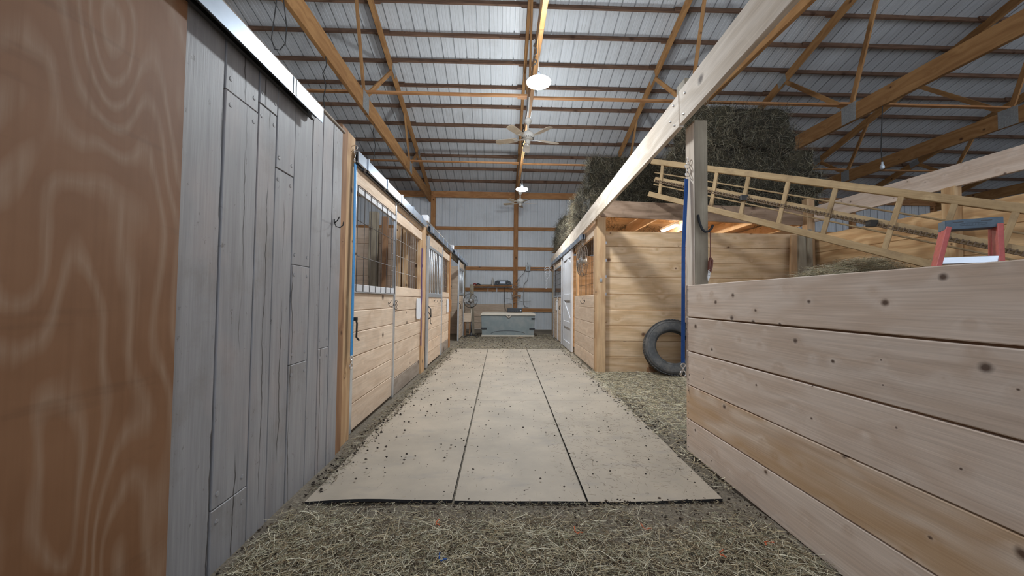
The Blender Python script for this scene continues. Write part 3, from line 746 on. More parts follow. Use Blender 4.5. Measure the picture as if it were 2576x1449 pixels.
board('track_board', (XL - 0.03, 3.3, 2.43), (XL - 0.03, 6.2, 2.41), 0.16, 0.04, 'stall', P1, n=X1)
track(6.52, 9.50, 2.42, 'galvanized track above the barred stall door', xfun=lambda y: XL + 0.05)
board('track_board', (XL - 0.02, 6.47, 2.42), (XL - 0.02, 9.45, 2.42), 0.16, 0.04, 'post', P2, n=X1)
track(9.75, 13.4, 2.43, 'galvanized track above the open stall doorway', xfun=lambda y: XL + 0.07)
# --- conduit and junction boxes along the top
cd = root('electrical_conduit', (XL, 8, 2.55), 'grey conduit with white junction boxes along the top of the left stalls', 'conduit')
mb = MB(); mb.tube([(XL + 0.0, 6.45, 2.56), (XL + 0.0, 9.4, 2.56), (XL + 0.02, 9.55, 2.52), (XL + 0.02, 9.6, 2.45)], 0.014, 8); mb.build('pipe', 'palewire', cd, smooth=True)
mb = MB(); mb.box((XL + 0.01, 6.38, 2.56), (0.10, 0.16, 0.10)); mb.build('junction_box', 'white', cd, bev=0.01)
mb = MB(); mb.box((XL + 0.03, 9.62, 2.53), (0.10, 0.12, 0.10)); mb.build('junction_box', 'white', cd, bev=0.01)

# --- stall partitions on the left (seen through the windows)
for y, lab in ((6.30, 'plank partition between the first and second left stalls'), (9.56, 'plank partition between the second and third left stalls'), (13.36, 'plank partition closing the last left stall')):
    Q = root('stall_partition', (-3.2, y, 0), lab, 'partition', 'left stall partitions')
    planks(Q, [0.0 + 0.264 * k for k in range(10)], -4.88, -1.44, y, mat='stall', axis='X')
    if y < 7:
        board('post', (-2.10, y - 0.085, 0), (-2.10, y - 0.085, 2.62), 0.13, 0.12, 'treated', Q, n=Y1)
        board('post', (-1.93, y - 0.065, 0), (-1.93, y - 0.065, 2.55), 0.09, 0.08, 'brown', Q, n=Y1)
        board('post', (-1.70, y - 0.07, 0), (-1.70, y - 0.07, 2.50), 0.10, 0.09, 'post', Q, n=Y1)
        board('post', (-1.58, y - 0.07, 0), (-1.58, y - 0.07, 2.50), 0.09, 0.09, 'post', Q, n=Y1)
Q = root('stall_partition', (-4.95, 8, 0), 'plank back wall behind the left stalls', 'partition', 'left stall partitions')
for ya, yb in ((3.0, 6.28), (6.32, 9.54), (9.58, 13.4)):
    planks(Q, [0.0 + 0.264 * k for k in range(10)], ya, yb, -4.93, mat='stall')
    board('post', (-4.86, ya + 1.6, 0), (-4.86, ya + 1.6, 2.6), 0.13, 0.1, 'treated', Q, n=X1)
Q = root('stall_partition', (-3.2, 3.02, 0), 'plank side wall of the first left stall behind the grey wall', 'partition', 'left stall partitions')
planks(Q, [0.0 + 0.264 * k for k in range(10)], -4.88, -1.42, 3.05, mat='stall', axis='X')

# ================================================================== RIGHT STALL ROW (slightly splayed)
def rx(y, off=0.0): return 1.605 + off + 0.0255 * (y - 6.31)
rn = Vector((-1, 0.0255, 0)).normalized()
def rb(name, ya, za, yb, zb_, w, t, mat, parent, off=0.0, **kw):
    return board(name, (rx(ya, off), ya, za), (rx(yb, off), yb, zb_), w, t, mat, parent, n=rn, **kw)
cp = board('timber_post', (1.675, 6.365, -0.02), (1.675, 6.365, 2.62), 0.15, 0.125, 'post', None, n=Y1, label='pale pine corner post of the right stall beside the knotty side wall', cat='post', group='stall posts')
mb = MB(); mb.box((1.665, 6.298, 1.55), (0.045, 0.008, 0.055)); mb.lathe([(0.0, 0.008), (0.008, 0.006), (0.009, 0.0)], 8, Matrix.Translation((1.665, 6.294, 1.55)) @ Matrix.Rotation(math.radians(90), 4, 'X')); mb.build('bolt_plate', 'plate', cp)
N1 = root('stall_front_panel', (rx(7.4), 7.4, 0), 'pine stall front panel on the right with a caged fan in its window', 'stall panel', 'fixed stall front panels')
for z0, z1 in zip((0.0, 0.255, 0.53, 0.81, 1.08), (0.255, 0.53, 0.81, 1.08, 1.305)):
    rb('plank', 6.56, (z0 + z1) / 2, 8.56, (z0 + z1) / 2, z1 - z0 - 0.0025, 0.04, 'stall', N1, 0.02, bev=0.007)
for q in range(3): rb('jamb', 6.485, (0.0, 0.56, 1.31)[q], 6.485, (0.555, 1.305, 2.44)[q], 0.10, 0.04, 'post', N1, 0.015)
rb('jamb', 6.60, 1.31, 6.60, 2.36, 0.09, 0.04, 'stall', N1, 0.03)
rb('jamb', 8.36, 1.31, 8.36, 2.42, 0.10, 0.05, 'post', N1, 0.03)
rb('header', 6.46, 2.45, 8.56, 2.43, 0.20, 0.04, 'stall', N1, 0.025)
wire_grid(N1, 6.66, 8.32, 1.32, 2.34, 0, 12, 5, 'wire', 0.0028, xfun=lambda y: rx(y, 0.06))
jhook(N1, (rx(7.35), 7.35, 1.19), rn, s=1.1)
# caged fan hanging in the window
cf = root('caged_fan', (rx(7.35), 7.35, 1.67), 'dusty caged fan hung in the right stall window', 'fan')
c = Vector((rx(7.35, -0.055), 7.35, 1.99)); e1 = Vector((0.0255, 1, 0)).normalized()
mb = MB()
for q, (rad, dep) in enumerate(((0.31, 0.0), (0.285, -0.055), (0.22, -0.08), (0.13, -0.09), (0.285, 0.05))):
    mb.tube([c + rn * (-dep) * -1 * -1 + (e1 * math.cos(a) + Z1 * math.sin(a)) * rad for a in [2 * math.pi * k / 28 for k in range(28)]], 0.0045, 5, closed=True)
for k in range(30):
    a = 2 * math.pi * k / 30; d = e1 * math.cos(a) + Z1 * math.sin(a)
    mb.tube([c + rn * 0.09 + d * 0.05, c + rn * 0.085 + d * 0.15, c + rn * 0.06 + d * 0.27, c + d * 0.31, c - rn * 0.05 + d * 0.28], 0.0028, 4)
mb.build('cage', 'net', cf)
mb = MB()
for k in range(3):
    a0 = 2 * math.pi * k / 3 + 0.4
    pts = []
    for rr, da, tw in ((0.05, 0, 0.012), (0.13, -0.35, 0.03), (0.24, -0.30, 0.03), (0.25, 0.25, -0.02), (0.13, 0.45, -0.03), (0.05, 0.5, -0.012)):
        pts.append(c + (e1 * math.cos(a0 + da) + Z1 * math.sin(a0 + da)) * rr + rn * tw)
    mb.prism(pts, rn * 0.004)
mb.build('blade', 'net', cf)
mb = MB(); mb.lathe([(0, 0.06), (0.05, 0.055), (0.065, 0.0), (0.06, -0.08), (0.0, -0.085)], 16, Matrix.Translation(c) @ rn.to_track_quat('Z', 'Y').to_matrix().to_4x4()); mb.build('motor', 'plate', cf, smooth=True)
mb = MB(); mb.tube([c + Z1 * 0.30, c + Z1 * 0.36 + e1 * 0.05, c + Z1 * 0.42 + rn * -0.02], 0.006, 5); mb.tube([c + Z1 * 0.30 - e1 * .06, c + Z1 * 0.42 + rn * -0.02], 0.005, 5); mb.build('hanging_cord', 'palewire', cf)
mb = MB(); mb.box(c + e1 * 0.30 + rn * 0.02 + Z1 * 0.0, (0.05, 0.05, 0.08)); mb.build('switch_box', 'silver', cf, bev=0.008)
# white painted sliding door
WD = root('stall_door', (rx(9.2), 9.2, 0.01), 'worn white painted sliding stall door on the right', 'stall door', 'sliding stall doors')
for k in range(6):
    ya = 8.72 + k * 0.20; rb('plank', ya + 0.098, 0.03, ya + 0.098, 2.40, 0.192, 0.025, 'whitepaint', WD, -0.03)
for z, w in ((0.11, 0.17), (0.62, 0.14), (1.28, 0.16), (2.31, 0.17)): rb('rail', 8.78, z, 9.92, z, w, 0.02, 'whitepaint', WD, -0.055)
for y in (8.71, 9.98): rb('stile', y, 0.02, y, 2.42, 0.12, 0.05, 'whitepaint', WD, -0.04)
rb('brace', 8.80, 2.05, 9.35, 2.22, 0.10, 0.018, 'whitepaint', WD, -0.053)
rb('brace', 8.80, 0.72, 9.9, 1.18, 0.10, 0.018, 'whitepaint', WD, -0.053)
# farther wire grid door
FD = root('stall_door', (rx(11.4), 11.4, 0.01), 'pine and wire stall door farthest along on the right', 'stall door', 'sliding stall doors')
for z0, z1 in zip((0.02, 0.28, 0.54, 0.80, 1.06), (0.28, 0.54, 0.80, 1.06, 1.30)): rb('plank', 10.48, (z0 + z1) / 2, 12.28, (z0 + z1) / 2, z1 - z0 - 0.0025, 0.03, 'stall', FD, -0.02, bev=0.007)
steel('frame_rail', (rx(10.43, -.04), 10.43, 0.0), (rx(10.43, -.04), 10.43, 2.42), 0.08, 0.04, FD, mat='whitepaint')
steel('frame_rail', (rx(12.3, -.04), 12.3, 0.0), (rx(12.3, -.04), 12.3, 2.40), 0.05, 0.04, FD, mat='galv')
steel('lock_bar', (rx(11.35, -.045), 11.35, 0.0), (rx(11.35, -.045), 11.35, 1.30), 0.03, 0.02, FD, mat='whitepaint')
steel('sill_rail', (rx(10.46, -.03), 10.46, 1.325), (rx(12.28, -.03), 12.28, 1.325), 0.05, 0.03, FD, n=rn)
steel('head_rail', (rx(10.46, -.03), 10.46, 2.19), (rx(12.28, -.03), 12.28, 2.19), 0.04, 0.03, FD, n=rn)
rb('head_plank', 10.46, 2.30, 12.28, 2.30, 0.17, 0.03, 'stall', FD, -0.02)
wire_grid(FD, 10.5, 12.26, 1.34, 2.18, 0, 9, 5, 'wire', 0.005, xfun=lambda y: rx(y, -0.04))
mb = MB(); pp = Vector((rx(10.43, -.07), 10.43, 1.05)); mb.tube([pp, pp + rn * 0.03, pp + rn * 0.04 - Z1 * 0.06 + Y1 * 0.05, pp + rn * 0.01 - Z1 * 0.1 + Y1 * .1], 0.009, 6); mb.build('latch', 'darksteel', FD)
jhook(FD, (rx(11.1, -.04), 11.1, 1.22), rn, s=1.2)
mb = MB(); cq = Vector((rx(11.6, -.05), 11.6, 1.05)); mb.box(cq, (0.012, 0.22, 0.30)); mb.build('card_board', 'white', None, label='white stall card board on the far right door', cat='whiteboard', bev=0.004)
P4 = root('stall_front_panel', (rx(12.8), 12.8, 0), 'weathered stall front panel at the far right end', 'stall panel', 'fixed stall front panels')
for z0 in [0.26 * k for k in range(5)]: rb('plank', 12.36, z0 + 0.13, 13.1, z0 + 0.13, 0.254, 0.04, 'stall', P4, 0.02)
rb('post', 13.14, 0, 13.14, 2.4, 0.10, 0.10, 'treated', P4, 0.03)
wire_grid(P4, 12.36, 13.08, 1.32, 2.2, 0, 5, 4, 'wire', 0.005, xfun=lambda y: rx(y, 0.02))
rb('header', 12.36, 2.28, 13.1, 2.27, 0.16, 0.04, 'girt', P4, 0.02)
rb('track_board', 8.58, 2.41, 13.1, 2.33, 0.16, 0.04, 'post', P4, 0.04)
track(7.24, 12.95, 2.445, 'galvanized track above the white stall door on the right', xfun=lambda y: rx(y, -0.055), zb_=2.44)

# header beam along the right stalls
def bz(y): return 2.785 - 0.027 * (y - 3.08)
hb = root('header_beam', (rx(5), 5, 2.6), 'long pale pine header beam running down the right side of the aisle', 'beam')
rb('timber', 3.04, bz(3.04), 13.25, bz(13.25), 0.285, 0.04, 'beam', hb, -0.052)
rb('timber', -1.2, bz(-1.2) + 0.012, 3.03, bz(3.03) + 0.012, 0.285, 0.04, 'beam', hb, -0.052)
rb('inner_timber', -1.2, bz(-1.2) + 0.03, 13.25, bz(13.25) + 0.03, 0.21, 0.038, 'girt', hb, -0.008)
board('splice_block', (1.50, 3.06, 2.80), (1.50, 3.06, 3.03), 0.15, 0.05, 'treated', hb, n=X1)
for y, dz in ((2.93, 0.08), (2.95, -0.08), (3.14, 0.09), (3.12, -0.09), (3.2, -0.02)):
    mb = MB(); mb.lathe([(0, 0.008), (0.008, 0.007), (0.011, 0.0)], 10, Matrix.Translation((rx(y, -0.072), y, bz(y) + dz)) @ Matrix.Rotation(math.radians(-90), 4, 'Y')); mb.build('bolt_head', 'chrome', hb)

# knotty side wall of the right stall
sw = root('stall_partition', (3.5, 6.45, 0), 'knotty pine side wall of the right stall behind the tyre', 'partition')
se = [-0.01, 0.25, 0.517, 0.775, 1.046, 1.319, 1.612, 1.866, 2.14, 2.405]
planks(sw, se, 1.765, 5.36, 6.452, mat='side', axis='X', t=0.042)
for z in (1.32, 1.62, 1.9, 2.2):
    mb = MB(); mb.box((1.775, 6.42, z), (0.03, 0.02, 0.05)); mb.build('bracket_clip', 'track', sw)
sb = root('stall_partition', (3.6, 9.8, 0), 'plank partition inside the right stalls', 'partition')
planks(sb, [0.0 + 0.264 * k for k in range(10)], 1.85, 5.26, 9.82, mat='side', axis='X')
sb = root('stall_partition', (5.3, 9.8, 0), 'plank back wall of the right stalls', 'partition')
planks(sb, [0.0 + 0.264 * k for k in range(10)], 6.5, 13.1, 5.32, mat='side')

# ================================================================== LOFT
lf = root('hay_loft', (3.5, 6.4, 2.6), 'timber hay loft floor over the right stalls with dusty rim board', 'loft')
board('rim_board', (1.69, 6.41, 2.79), (5.34, 6.41, 2.69), 0.285, 0.04, 'rim', lf, n=Y1)
for k in range(5):
    x = 1.83 + k * 0.85; z0 = 2.755 - 0.028 * k
    board('joist', (x, 6.44, z0), (x + 0.05, 13.2, z0 - 0.02), 0.20, 0.04, 'side', lf, n=X1)
for k in range(26):
    y = 6.58 + k * 0.26
    board('deck_plank', (1.76, y, 2.882), (5.32, y, 2.775), 0.252, 0.022, 'side', lf, n=Z1)
lp = root('strip_lamp', (3.15, 6.9, 2.5), 'glowing strip lamp under the loft joists in the right stall', 'lamp')
mb = MB(); mb.box((3.15, 7.0, 2.615), (0.09, 0.62, 0.045)); mb.build('housing', 'white', lp, bev=0.006)
mb = MB(); mb.prism([(3.11, 6.72, 2.592), (3.12, 6.72, 2.572), (3.18, 6.72, 2.572), (3.19, 6.72, 2.592)], (0, 0.56, 0)); mb.build('diffuser', 'strip', lp)

# ================================================================== RIGHT FOREGROUND PARTITION
wr = root('wall_right', (1.53, 1.0, 0), kind='structure')
ze = [0.0, 0.263, 0.534, 0.803, 1.078, 1.337]
for i in range(5):
    z0, z1 = ze[i], ze[i + 1]; gap = (0.005, 0.005, 0.005, 0.012, 0.007)[i]
    board('plank', (1.53, -0.9, (z0 + z1) / 2 - 0.0), (1.53, 3.055, (z0 + z1) / 2), z1 - z0 - gap, 0.04, 'fresh_stain' if i == 1 else 'fresh', wr, n=X1, bev=0.004)
for i in range(1, 5): board('dark_gap_strip', (1.535, -0.9, ze[i]), (1.535, 3.05, ze[i]), 0.02, 0.012, 'brown', wr, n=X1, bev=0.001)  # added dark strips close the plank gaps and paint their shade
for i in range(5):
    for dz in (-0.09, 0.0, 0.09):
        mb = MB(); mb.lathe([(0, 0.0015), (0.004, 0.001), (0.005, -0.002)], 8, Matrix.Translation((1.509, 3.02, (ze[i] + ze[i + 1]) / 2 + dz)) @ Matrix.Rotation(math.radians(-90), 4, 'Y')); mb.build('screw_head', 'darksteel', wr)
rp = board('timber_post', (1.606, 3.055, -0.02), (1.606, 3.055, 2.68), 0.14, 0.108, 'treated', None, n=X1, label='tall treated post at the end of the right plank partition with black hook', cat='post', group='stall posts')
board('lit_face_skin', (1.549, 3.055, 0), (1.549, 3.055, 2.66), 0.138, 0.004, 'beam', rp, n=X1, bev=0.001)  # thin pale skin paints the lit aisle side of the post
mb = MB(); mb.tube([(1.575, 2.978, 1.90), (1.577, 2.965, 1.84), (1.592, 2.95, 1.78), (1.615, 2.945, 1.757), (1.645, 2.945, 1.765), (1.667, 2.945, 1.79), (1.676, 2.945, 1.815)], 0.0095, 8); mb.build('utility_hook', 'rubber', rp, smooth=True)
rp2 = board('timber_post', (1.606, 0.0, -0.02), (1.606, 0.0, 2.6), 0.14, 0.108, 'treated', None, n=X1, label='treated post behind the near end of the right plank partition', cat='post', group='stall posts')
# leather lead with white tag
tg = root('leather_lead', (1.66, 2.975, 1.45), 'coiled brown leather lead with white tag hanging from the post hook', 'lead')
mb = MB(); mb.tube([(1.660, 2.955, 1.76), (1.664, 2.96, 1.65), (1.660, 2.96, 1.54)], 0.004, 5)
mb.tube([(1.660, 2.96, 1.55), (1.672, 2.955, 1.53), (1.664, 2.95, 1.48), (1.655, 2.95, 1.44), (1.648, 2.955, 1.46), (1.652, 2.955, 1.52), (1.661, 2.955, 1.55)], 0.012, 6); mb.build('strap', 'leather', tg)
mb = MB(); mb.prism([(1.638, 2.945, 1.455), (1.656, 2.945, 1.47), (1.650, 2.945, 1.395), (1.634, 2.945, 1.365), (1.630, 2.945, 1.40)], (0, 0.003, 0)); mb.build('tag', 'paper', tg)
mb = MB()
for k in range(3): mb.box((1.642, 2.9435, 1.435 - 0.012 * k), (0.012, 0.001, 0.003))
mb.build('print', 'darksteel', tg)

# blue cross-tie straps
def strap(lab, pts, w, mat, nrm, top, bot, side):
    T = root('cross_tie_strap', pts[0], lab, 'strap', 'blue cross tie straps')
    n = Vector(nrm)
    mb = MB()
    for a, b, ww in pts_pairs(pts, w):
        a, b = Vector(a), Vector(b); d = (b - a).normalized(); e = d.cross(n).normalized() * ww / 2
        mb.prism([a - e, a + e, b + e, b - e], n * 0.004)
    mb.build('webbing', mat, T)
    mb = MB(); a = Vector(top)
    mb.tube(arc(a + Z1 * 0.055, 0.020, 0, 2 * math.pi, 12, Z1, side)[:-1], 0.004, 5, closed=True)
    mb.tube([a + Z1 * 0.04, a + Z1 * 0.0], 0.006, 6); mb.tube(arc(a - Z1 * 0.015, 0.018, 0, 2 * math.pi, 12, Z1, side)[:-1], 0.004, 5, closed=True)
    mb.tube(arc(a + Z1 * 0.10, 0.022, 0, 2 * math.pi, 12, Z1, n)[:-1], 0.0035, 5, closed=True)
    mb.build('top_snap', 'chrome', T, smooth=True)
    mb = MB(); a = Vector(bot)
    mb.tube(arc(a, 0.018, 0, 2 * math.pi, 12, Z1, side)[:-1], 0.004, 5, closed=True)
    mb.tube([a - Z1 * 0.015, a - Z1 * 0.04], 0.008, 8)
    mb.tube(arc(a - Z1 * 0.068, 0.024, 0.2, 2 * math.pi - 0.4, 12, Z1, side), 0.005, 6)
    mb.tube([a - Z1 * 0.03 , a - Z1 * 0.085 + Vector(side) * -0.016], 0.004, 6)
    mb.build('bottom_snap', 'chrome', T, smooth=True)
    return T
def pts_pairs(pts, w): return [(pts[i], pts[i + 1], w) for i in range(len(pts) - 1)]
strap('royal blue strap with chrome snaps hanging on the right post', [(1.524, 3.065, 2.22), (1.500, 3.075, 1.65), (1.492, 3.075, 0.70)], 0.030, 'blue', (0, -1, 0.0), (1.530, 3.06, 2.27), (1.491, 3.07, 0.68), X1)
strap('bright blue strap with chrome snaps hanging on the left post', [(-1.275, 3.255, 2.36), (-1.268, 3.25, 1.80), (-1.262, 3.235, 0.72)], 0.045, 'lightblue', (1, 0, 0), (-1.275, 3.25, 2.40), (-1.26, 3.23, 0.70), Y1)

# ================================================================== RIGHT BAY WALL
bw = root('stall_partition', (5.4, 3.2, 0), 'golden pine plank wall along the right bay behind the elevator', 'partition')
planks(bw, [0.0 + 0.295 * k for k in range(9)], -0.6, 6.40, 5.42, mat='bay')
for y in (4.33, 0.9): board('post', (5.36, y, 0), (5.36, y, 2.60), 0.14, 0.09, 'bay', bw, n=X1)
board('header', (5.36, -0.6, 2.725), (5.36, 6.28, 2.72), 0.26, 0.05, 'fresh', bw, n=X1)
board('corner_post', (5.30, 6.36, 0), (5.30, 6.36, 3.0), 0.14, 0.11, 'post', bw, n=Y1)
board('leaning_board', (4.78, 6.12, 0.0), (5.03, 6.33, 2.36), 0.14, 0.04, 'post', None, n=Y1, label='pale board leaning in the corner, left of the leaning pair', cat='board', group='boards leaning in the corner')
board('leaning_board', (4.93, 6.06, 0.0), (5.13, 6.30, 2.36), 0.13, 0.04, 'treated', None, n=Y1, label='grey weathered board leaning in the corner, right of the leaning pair', cat='board', group='boards leaning in the corner')
board('leaning_board', (5.12, 6.10, 0.0), (5.22, 6.25, 2.45), 0.07, 0.05, 'treated', None, n=Y1, label='thin dark batten leaning against the corner post', cat='board', group='boards leaning in the corner')

# ================================================================== HAY
HAYC = np.array([(0.52, 0.43, 0.28), (0.40, 0.34, 0.22), (0.70, 0.64, 0.49), (0.27, 0.20, 0.12), (0.38, 0.36, 0.24), (0.12, 0.085, 0.055)])
def strand_arrays(P, D, L, w, bend, cols, up_bias=0.0):
    """triangular-section stalks: P start points, D unit directions, L lengths"""
    n = len(P)
    rnd = RNG.normal(size=(n, 3)); rnd[:, 2] *= (1 - up_bias)
    e = np.cross(D, rnd); e /= np.linalg.norm(e, axis=1, keepdims=True) + 1e-9
    g = np.cross(D, e)
    ts = np.array([0.0, 0.5, 1.0]); V = np.zeros((n, 3, 3, 3))
    for j, t in enumerate(ts):
        c = P + D * (L * t)[:, None] + e * (bend * L * (t * (1 - t)) * 4)[:, None]
        ww = w * (1.0, 0.9, 0.55)[j]
        for k in range(3):
            a = 2 * math.pi * k / 3
            V[:, j, k] = c + (e * math.cos(a) * 0.6 + g * math.sin(a)) * (ww / 2)[:, None]
    base = (np.arange(n) * 9)[:, None, None]
    f = []
    for j in range(2):
        for k in range(3):
            f.append([j * 3 + k, j * 3 + (k + 1) % 3, (j + 1) * 3 + (k + 1) % 3, (j + 1) * 3 + k])
    F = base + np.array(f)[None]
    C = np.repeat(cols, 9, axis=0)
    return V.reshape(-1, 3), F.reshape(-1, 4), C
def np_mesh(name, V, F, C, mat):
    me = bpy.data.meshes.new(name)
    nf, k = F.shape
    me.vertices.add(len(V)); me.vertices.foreach_set('co', V.astype(np.float32).ravel())
    me.loops.add(nf * k); me.loops.foreach_set('vertex_index', F.astype(np.int32).ravel())
    me.polygons.add(nf); me.polygons.foreach_set('loop_start', (np.arange(nf) * k).astype(np.int32))
    me.update(calc_edges=True)
    if C is not None:
        at = me.attributes.new('Col', 'FLOAT_COLOR', 'POINT')
        at.data.foreach_set('color', np.concatenate([C, np.ones((len(C), 1))], axis=1).astype(np.float32).ravel())
    setmat(me, mat)
    return me
def hay_cols(n, weights, mul=1.0):
    idx = RNG.choice(len(HAYC), size=n, p=np.array(weights) / sum(weights))
    return HAYC[idx] * RNG.uniform(0.65, 1.2, size=(n, 1)) * mul

# ---- bales
def bale_mesh(seed, lx=0.98, ly=0.47, lz=0.37, tone=1.0, ns=2600):
    r = np.random.default_rng(seed)
    nx, ny, nz = 12, 6, 5
    vid = {}; V = []; F = []
    def vert(i, j, k):
        if (i, j, k) not in vid:
            p = Vector(((i / nx - .5) * lx, (j / ny - .5) * ly, (k / nz - .5) * lz))
            corner = sum(1 for q, m in ((i, nx), (j, ny), (k, nz)) if q in (0, m))
            d = 0.05 * mnoise.noise(p * 5 + Vector((seed, 0, 0))) + 0.02 * mnoise.noise(p * 19 + Vector((0, seed, 0)))
            p = p * (1 - 0.02 * (corner - 1)) + p.normalized() * (d - 0.008 * (corner - 1))
            vid[(i, j, k)] = len(V); V.append(p)
        return vid[(i, j, k)]
    for i in range(nx):
        for j in range(ny):
            for k in (0, nz): F.append([vert(i, j, k), vert(i + 1, j, k), vert(i + 1, j + 1, k), vert(i, j + 1, k)])
    for i in range(nx):
        for k in range(nz):
            for j in (0, ny): F.append([vert(i, j, k), vert(i + 1, j, k), vert(i + 1, j, k + 1), vert(i, j, k + 1)])
    for j in range(ny):
        for k in range(nz):
            for i in (0, nx): F.append([vert(i, j, k), vert(i, j + 1, k), vert(i, j + 1, k + 1), vert(i, j, k + 1)])
    V = np.array([tuple(v) for v in V]); F = np.array(F)
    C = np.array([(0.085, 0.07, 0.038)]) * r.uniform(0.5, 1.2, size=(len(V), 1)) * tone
    # surface stalks
    n = ns
    face = r.choice(6, size=n, p=[.28, .18, .17, .17, .10, .10])
    uv = r.uniform(-0.5, 0.5, size=(n, 2)); P = np.zeros((n, 3)); N = np.zeros((n, 3))
    h = np.array([lx, ly, lz]) / 2
    spec = [(1, -1), (1, 1), (2, 1), (2, -1), (0, -1), (0, 1)]
    for q, (ax, sg) in enumerate(spec):
        m = face == q; o = [a for a in range(3) if a != ax]
        P[m, ax] = sg * h[ax]; P[m, o[0]] = uv[m, 0] * 2 * h[o[0]]; P[m, o[1]] = uv[m, 1] * 2 * h[o[1]]; N[m, ax] = sg
    D = r.normal(size=(n, 3)); D -= N * (D * N).sum(1, keepdims=True)
    D /= np.linalg.norm(D, axis=1, keepdims=True)
    out = r.uniform(0.02, 0.75, size=(n, 1)) ** 1.7
    D = D * (1 - out * 0.5) + N * out; D[:, 2] -= 0.15
    D /= np.linalg.norm(D, axis=1, keepdims=True)
    L = r.uniform(0.05, 0.24, n)
    idx = r.choice(len(HAYC), size=n, p=[.22, .22, .08, .2, .22, .06])
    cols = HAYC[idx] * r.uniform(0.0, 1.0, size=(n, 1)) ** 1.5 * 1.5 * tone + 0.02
    sv, sf, sc_ = strand_arrays(P - N * 0.006, D, L, r.uniform(0.003, 0.007, n), r.uniform(-.35, .35, n), cols)
    return np_mesh('hay_bale', np.concatenate([V, sv]), np.concatenate([F, sf + len(V)]), np.concatenate([C, sc_]), 'hay')
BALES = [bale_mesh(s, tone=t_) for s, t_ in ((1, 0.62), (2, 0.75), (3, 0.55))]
BALE_BROWN = bale_mesh(5, tone=0.72)
BALE_LIT = bale_mesh(6, tone=1.25)  # brighter bale copy, lamplight on the loft edge put into its tone
ORD = ('bottom', 'second', 'third', 'fourth', 'fifth')
def bale(x, y, z, rz, label, mesh=None, tilt=0.0, grp='hay bales stacked on the loft'):
    o = bpy.data.objects.new('hay_bale', mesh or random.choice(BALES))
    place(o, Matrix.Translation((x, y, z)) @ Matrix.Rotation(rz, 4, 'Z') @ Matrix.Rotation(tilt, 4, 'Y'))
    props(o, label, 'hay bale', grp)
    return o
# tall stack on the right of the post
BH = 0.375
def lz0(x): return 2.90 - 0.030 * (x - 1.76) + 0.185
cols_ = [(3.62, 'left'), (4.60, 'middle'), (5.12, 'right')]
for k in range(5):
    for ci, (x, nm) in enumerate(cols_[:2]):
        xx = x + (0.0, 0.06, -0.05, 0.08, 0.03)[k] + 0.12 * ci * (0.6 if k == 1 else 0)
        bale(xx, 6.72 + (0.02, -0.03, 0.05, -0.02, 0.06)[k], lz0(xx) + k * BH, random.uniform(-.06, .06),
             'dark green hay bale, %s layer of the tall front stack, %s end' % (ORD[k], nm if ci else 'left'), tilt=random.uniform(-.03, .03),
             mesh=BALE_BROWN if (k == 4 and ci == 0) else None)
for k in range(3):
    bale(5.36 + (0.0, 0.06, -0.06)[k], 6.97, lz0(5.3) + k * BH, math.pi / 2 + random.uniform(-.1, .1), 'dark hay bale turned end-on at the right of the tall front stack, %s layer' % ORD[k])
# back stack beside the aisle
for k in range(4):
    for ci, x in enumerate((2.36, 3.36)):
        if k == 3 and ci == 2: continue
        xx = x + (-0.20, -0.14, 0.0, 0.06)[k]
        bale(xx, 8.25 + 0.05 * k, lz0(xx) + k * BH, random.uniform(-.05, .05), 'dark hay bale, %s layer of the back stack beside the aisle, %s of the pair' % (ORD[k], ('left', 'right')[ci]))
EDGE = ((8.98, 'first'), (10.05, 'second'), (11.12, 'third'), (12.2, 'fourth'))
for q, (y, nm) in enumerate(EDGE):
    for k in range(2):
        if k == 1 and q == 1: continue
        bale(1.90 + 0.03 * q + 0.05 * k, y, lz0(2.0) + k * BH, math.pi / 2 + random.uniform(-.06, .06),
             ('pale painted-lit' if q == 0 else 'dull') + ' hay bale on the loft edge, %s behind the back stack, %s layer' % (nm, ('lower', 'upper')[k]),
             mesh=BALE_LIT if q == 0 else None)
bale(1.93, 7.70, lz0(2.0), math.pi / 2 + 0.04, 'hay bale lying lengthways on the loft edge before the back stack', mesh=BALES[1])
# bales under the loose heap behind the partition
for k in range(4):
    bale(4.55, 4.75, 0.19 + k * BH, 0.03 * (-1) ** k, 'hay bale in the low pile behind the plank partition, %s layer' % ORD[k], grp='hay bales behind the partition')
n = 5200
P = np.stack([RNG.normal(4.5, 0.36, n), RNG.normal(4.66, 0.13, n), np.zeros(n)], 1)
P[:, 0] = np.clip(P[:, 0], 3.95, 5.08); P[:, 1] = np.clip(P[:, 1], 4.42, 5.1)
P[:, 2] = 1.50 + RNG.uniform(0, 1, n) * 0.27 * np.exp(-((P[:, 0] - 4.6) / 0.62) ** 2)
a = RNG.uniform(0, 2 * math.pi, n); D = np.stack([np.cos(a), np.sin(a), RNG.uniform(-.25, .3, n)], 1); D /= np.linalg.norm(D, axis=1, keepdims=True)
V, F, C = strand_arrays(P, D, RNG.uniform(.06, .2, n), RNG.uniform(.003, .005, n), RNG.uniform(-.3, .3, n), hay_cols(n, [3, 3, 4, 1, 3, 1], 1.25))
o = bpy.data.objects.new('loose_hay_heap', np_mesh('loose_hay_heap', V, F, C, 'hay')); place(o, Matrix.Identity(4)); props(o, 'loose green hay heaped on top of the bales behind the partition', 'hay', kind='stuff')

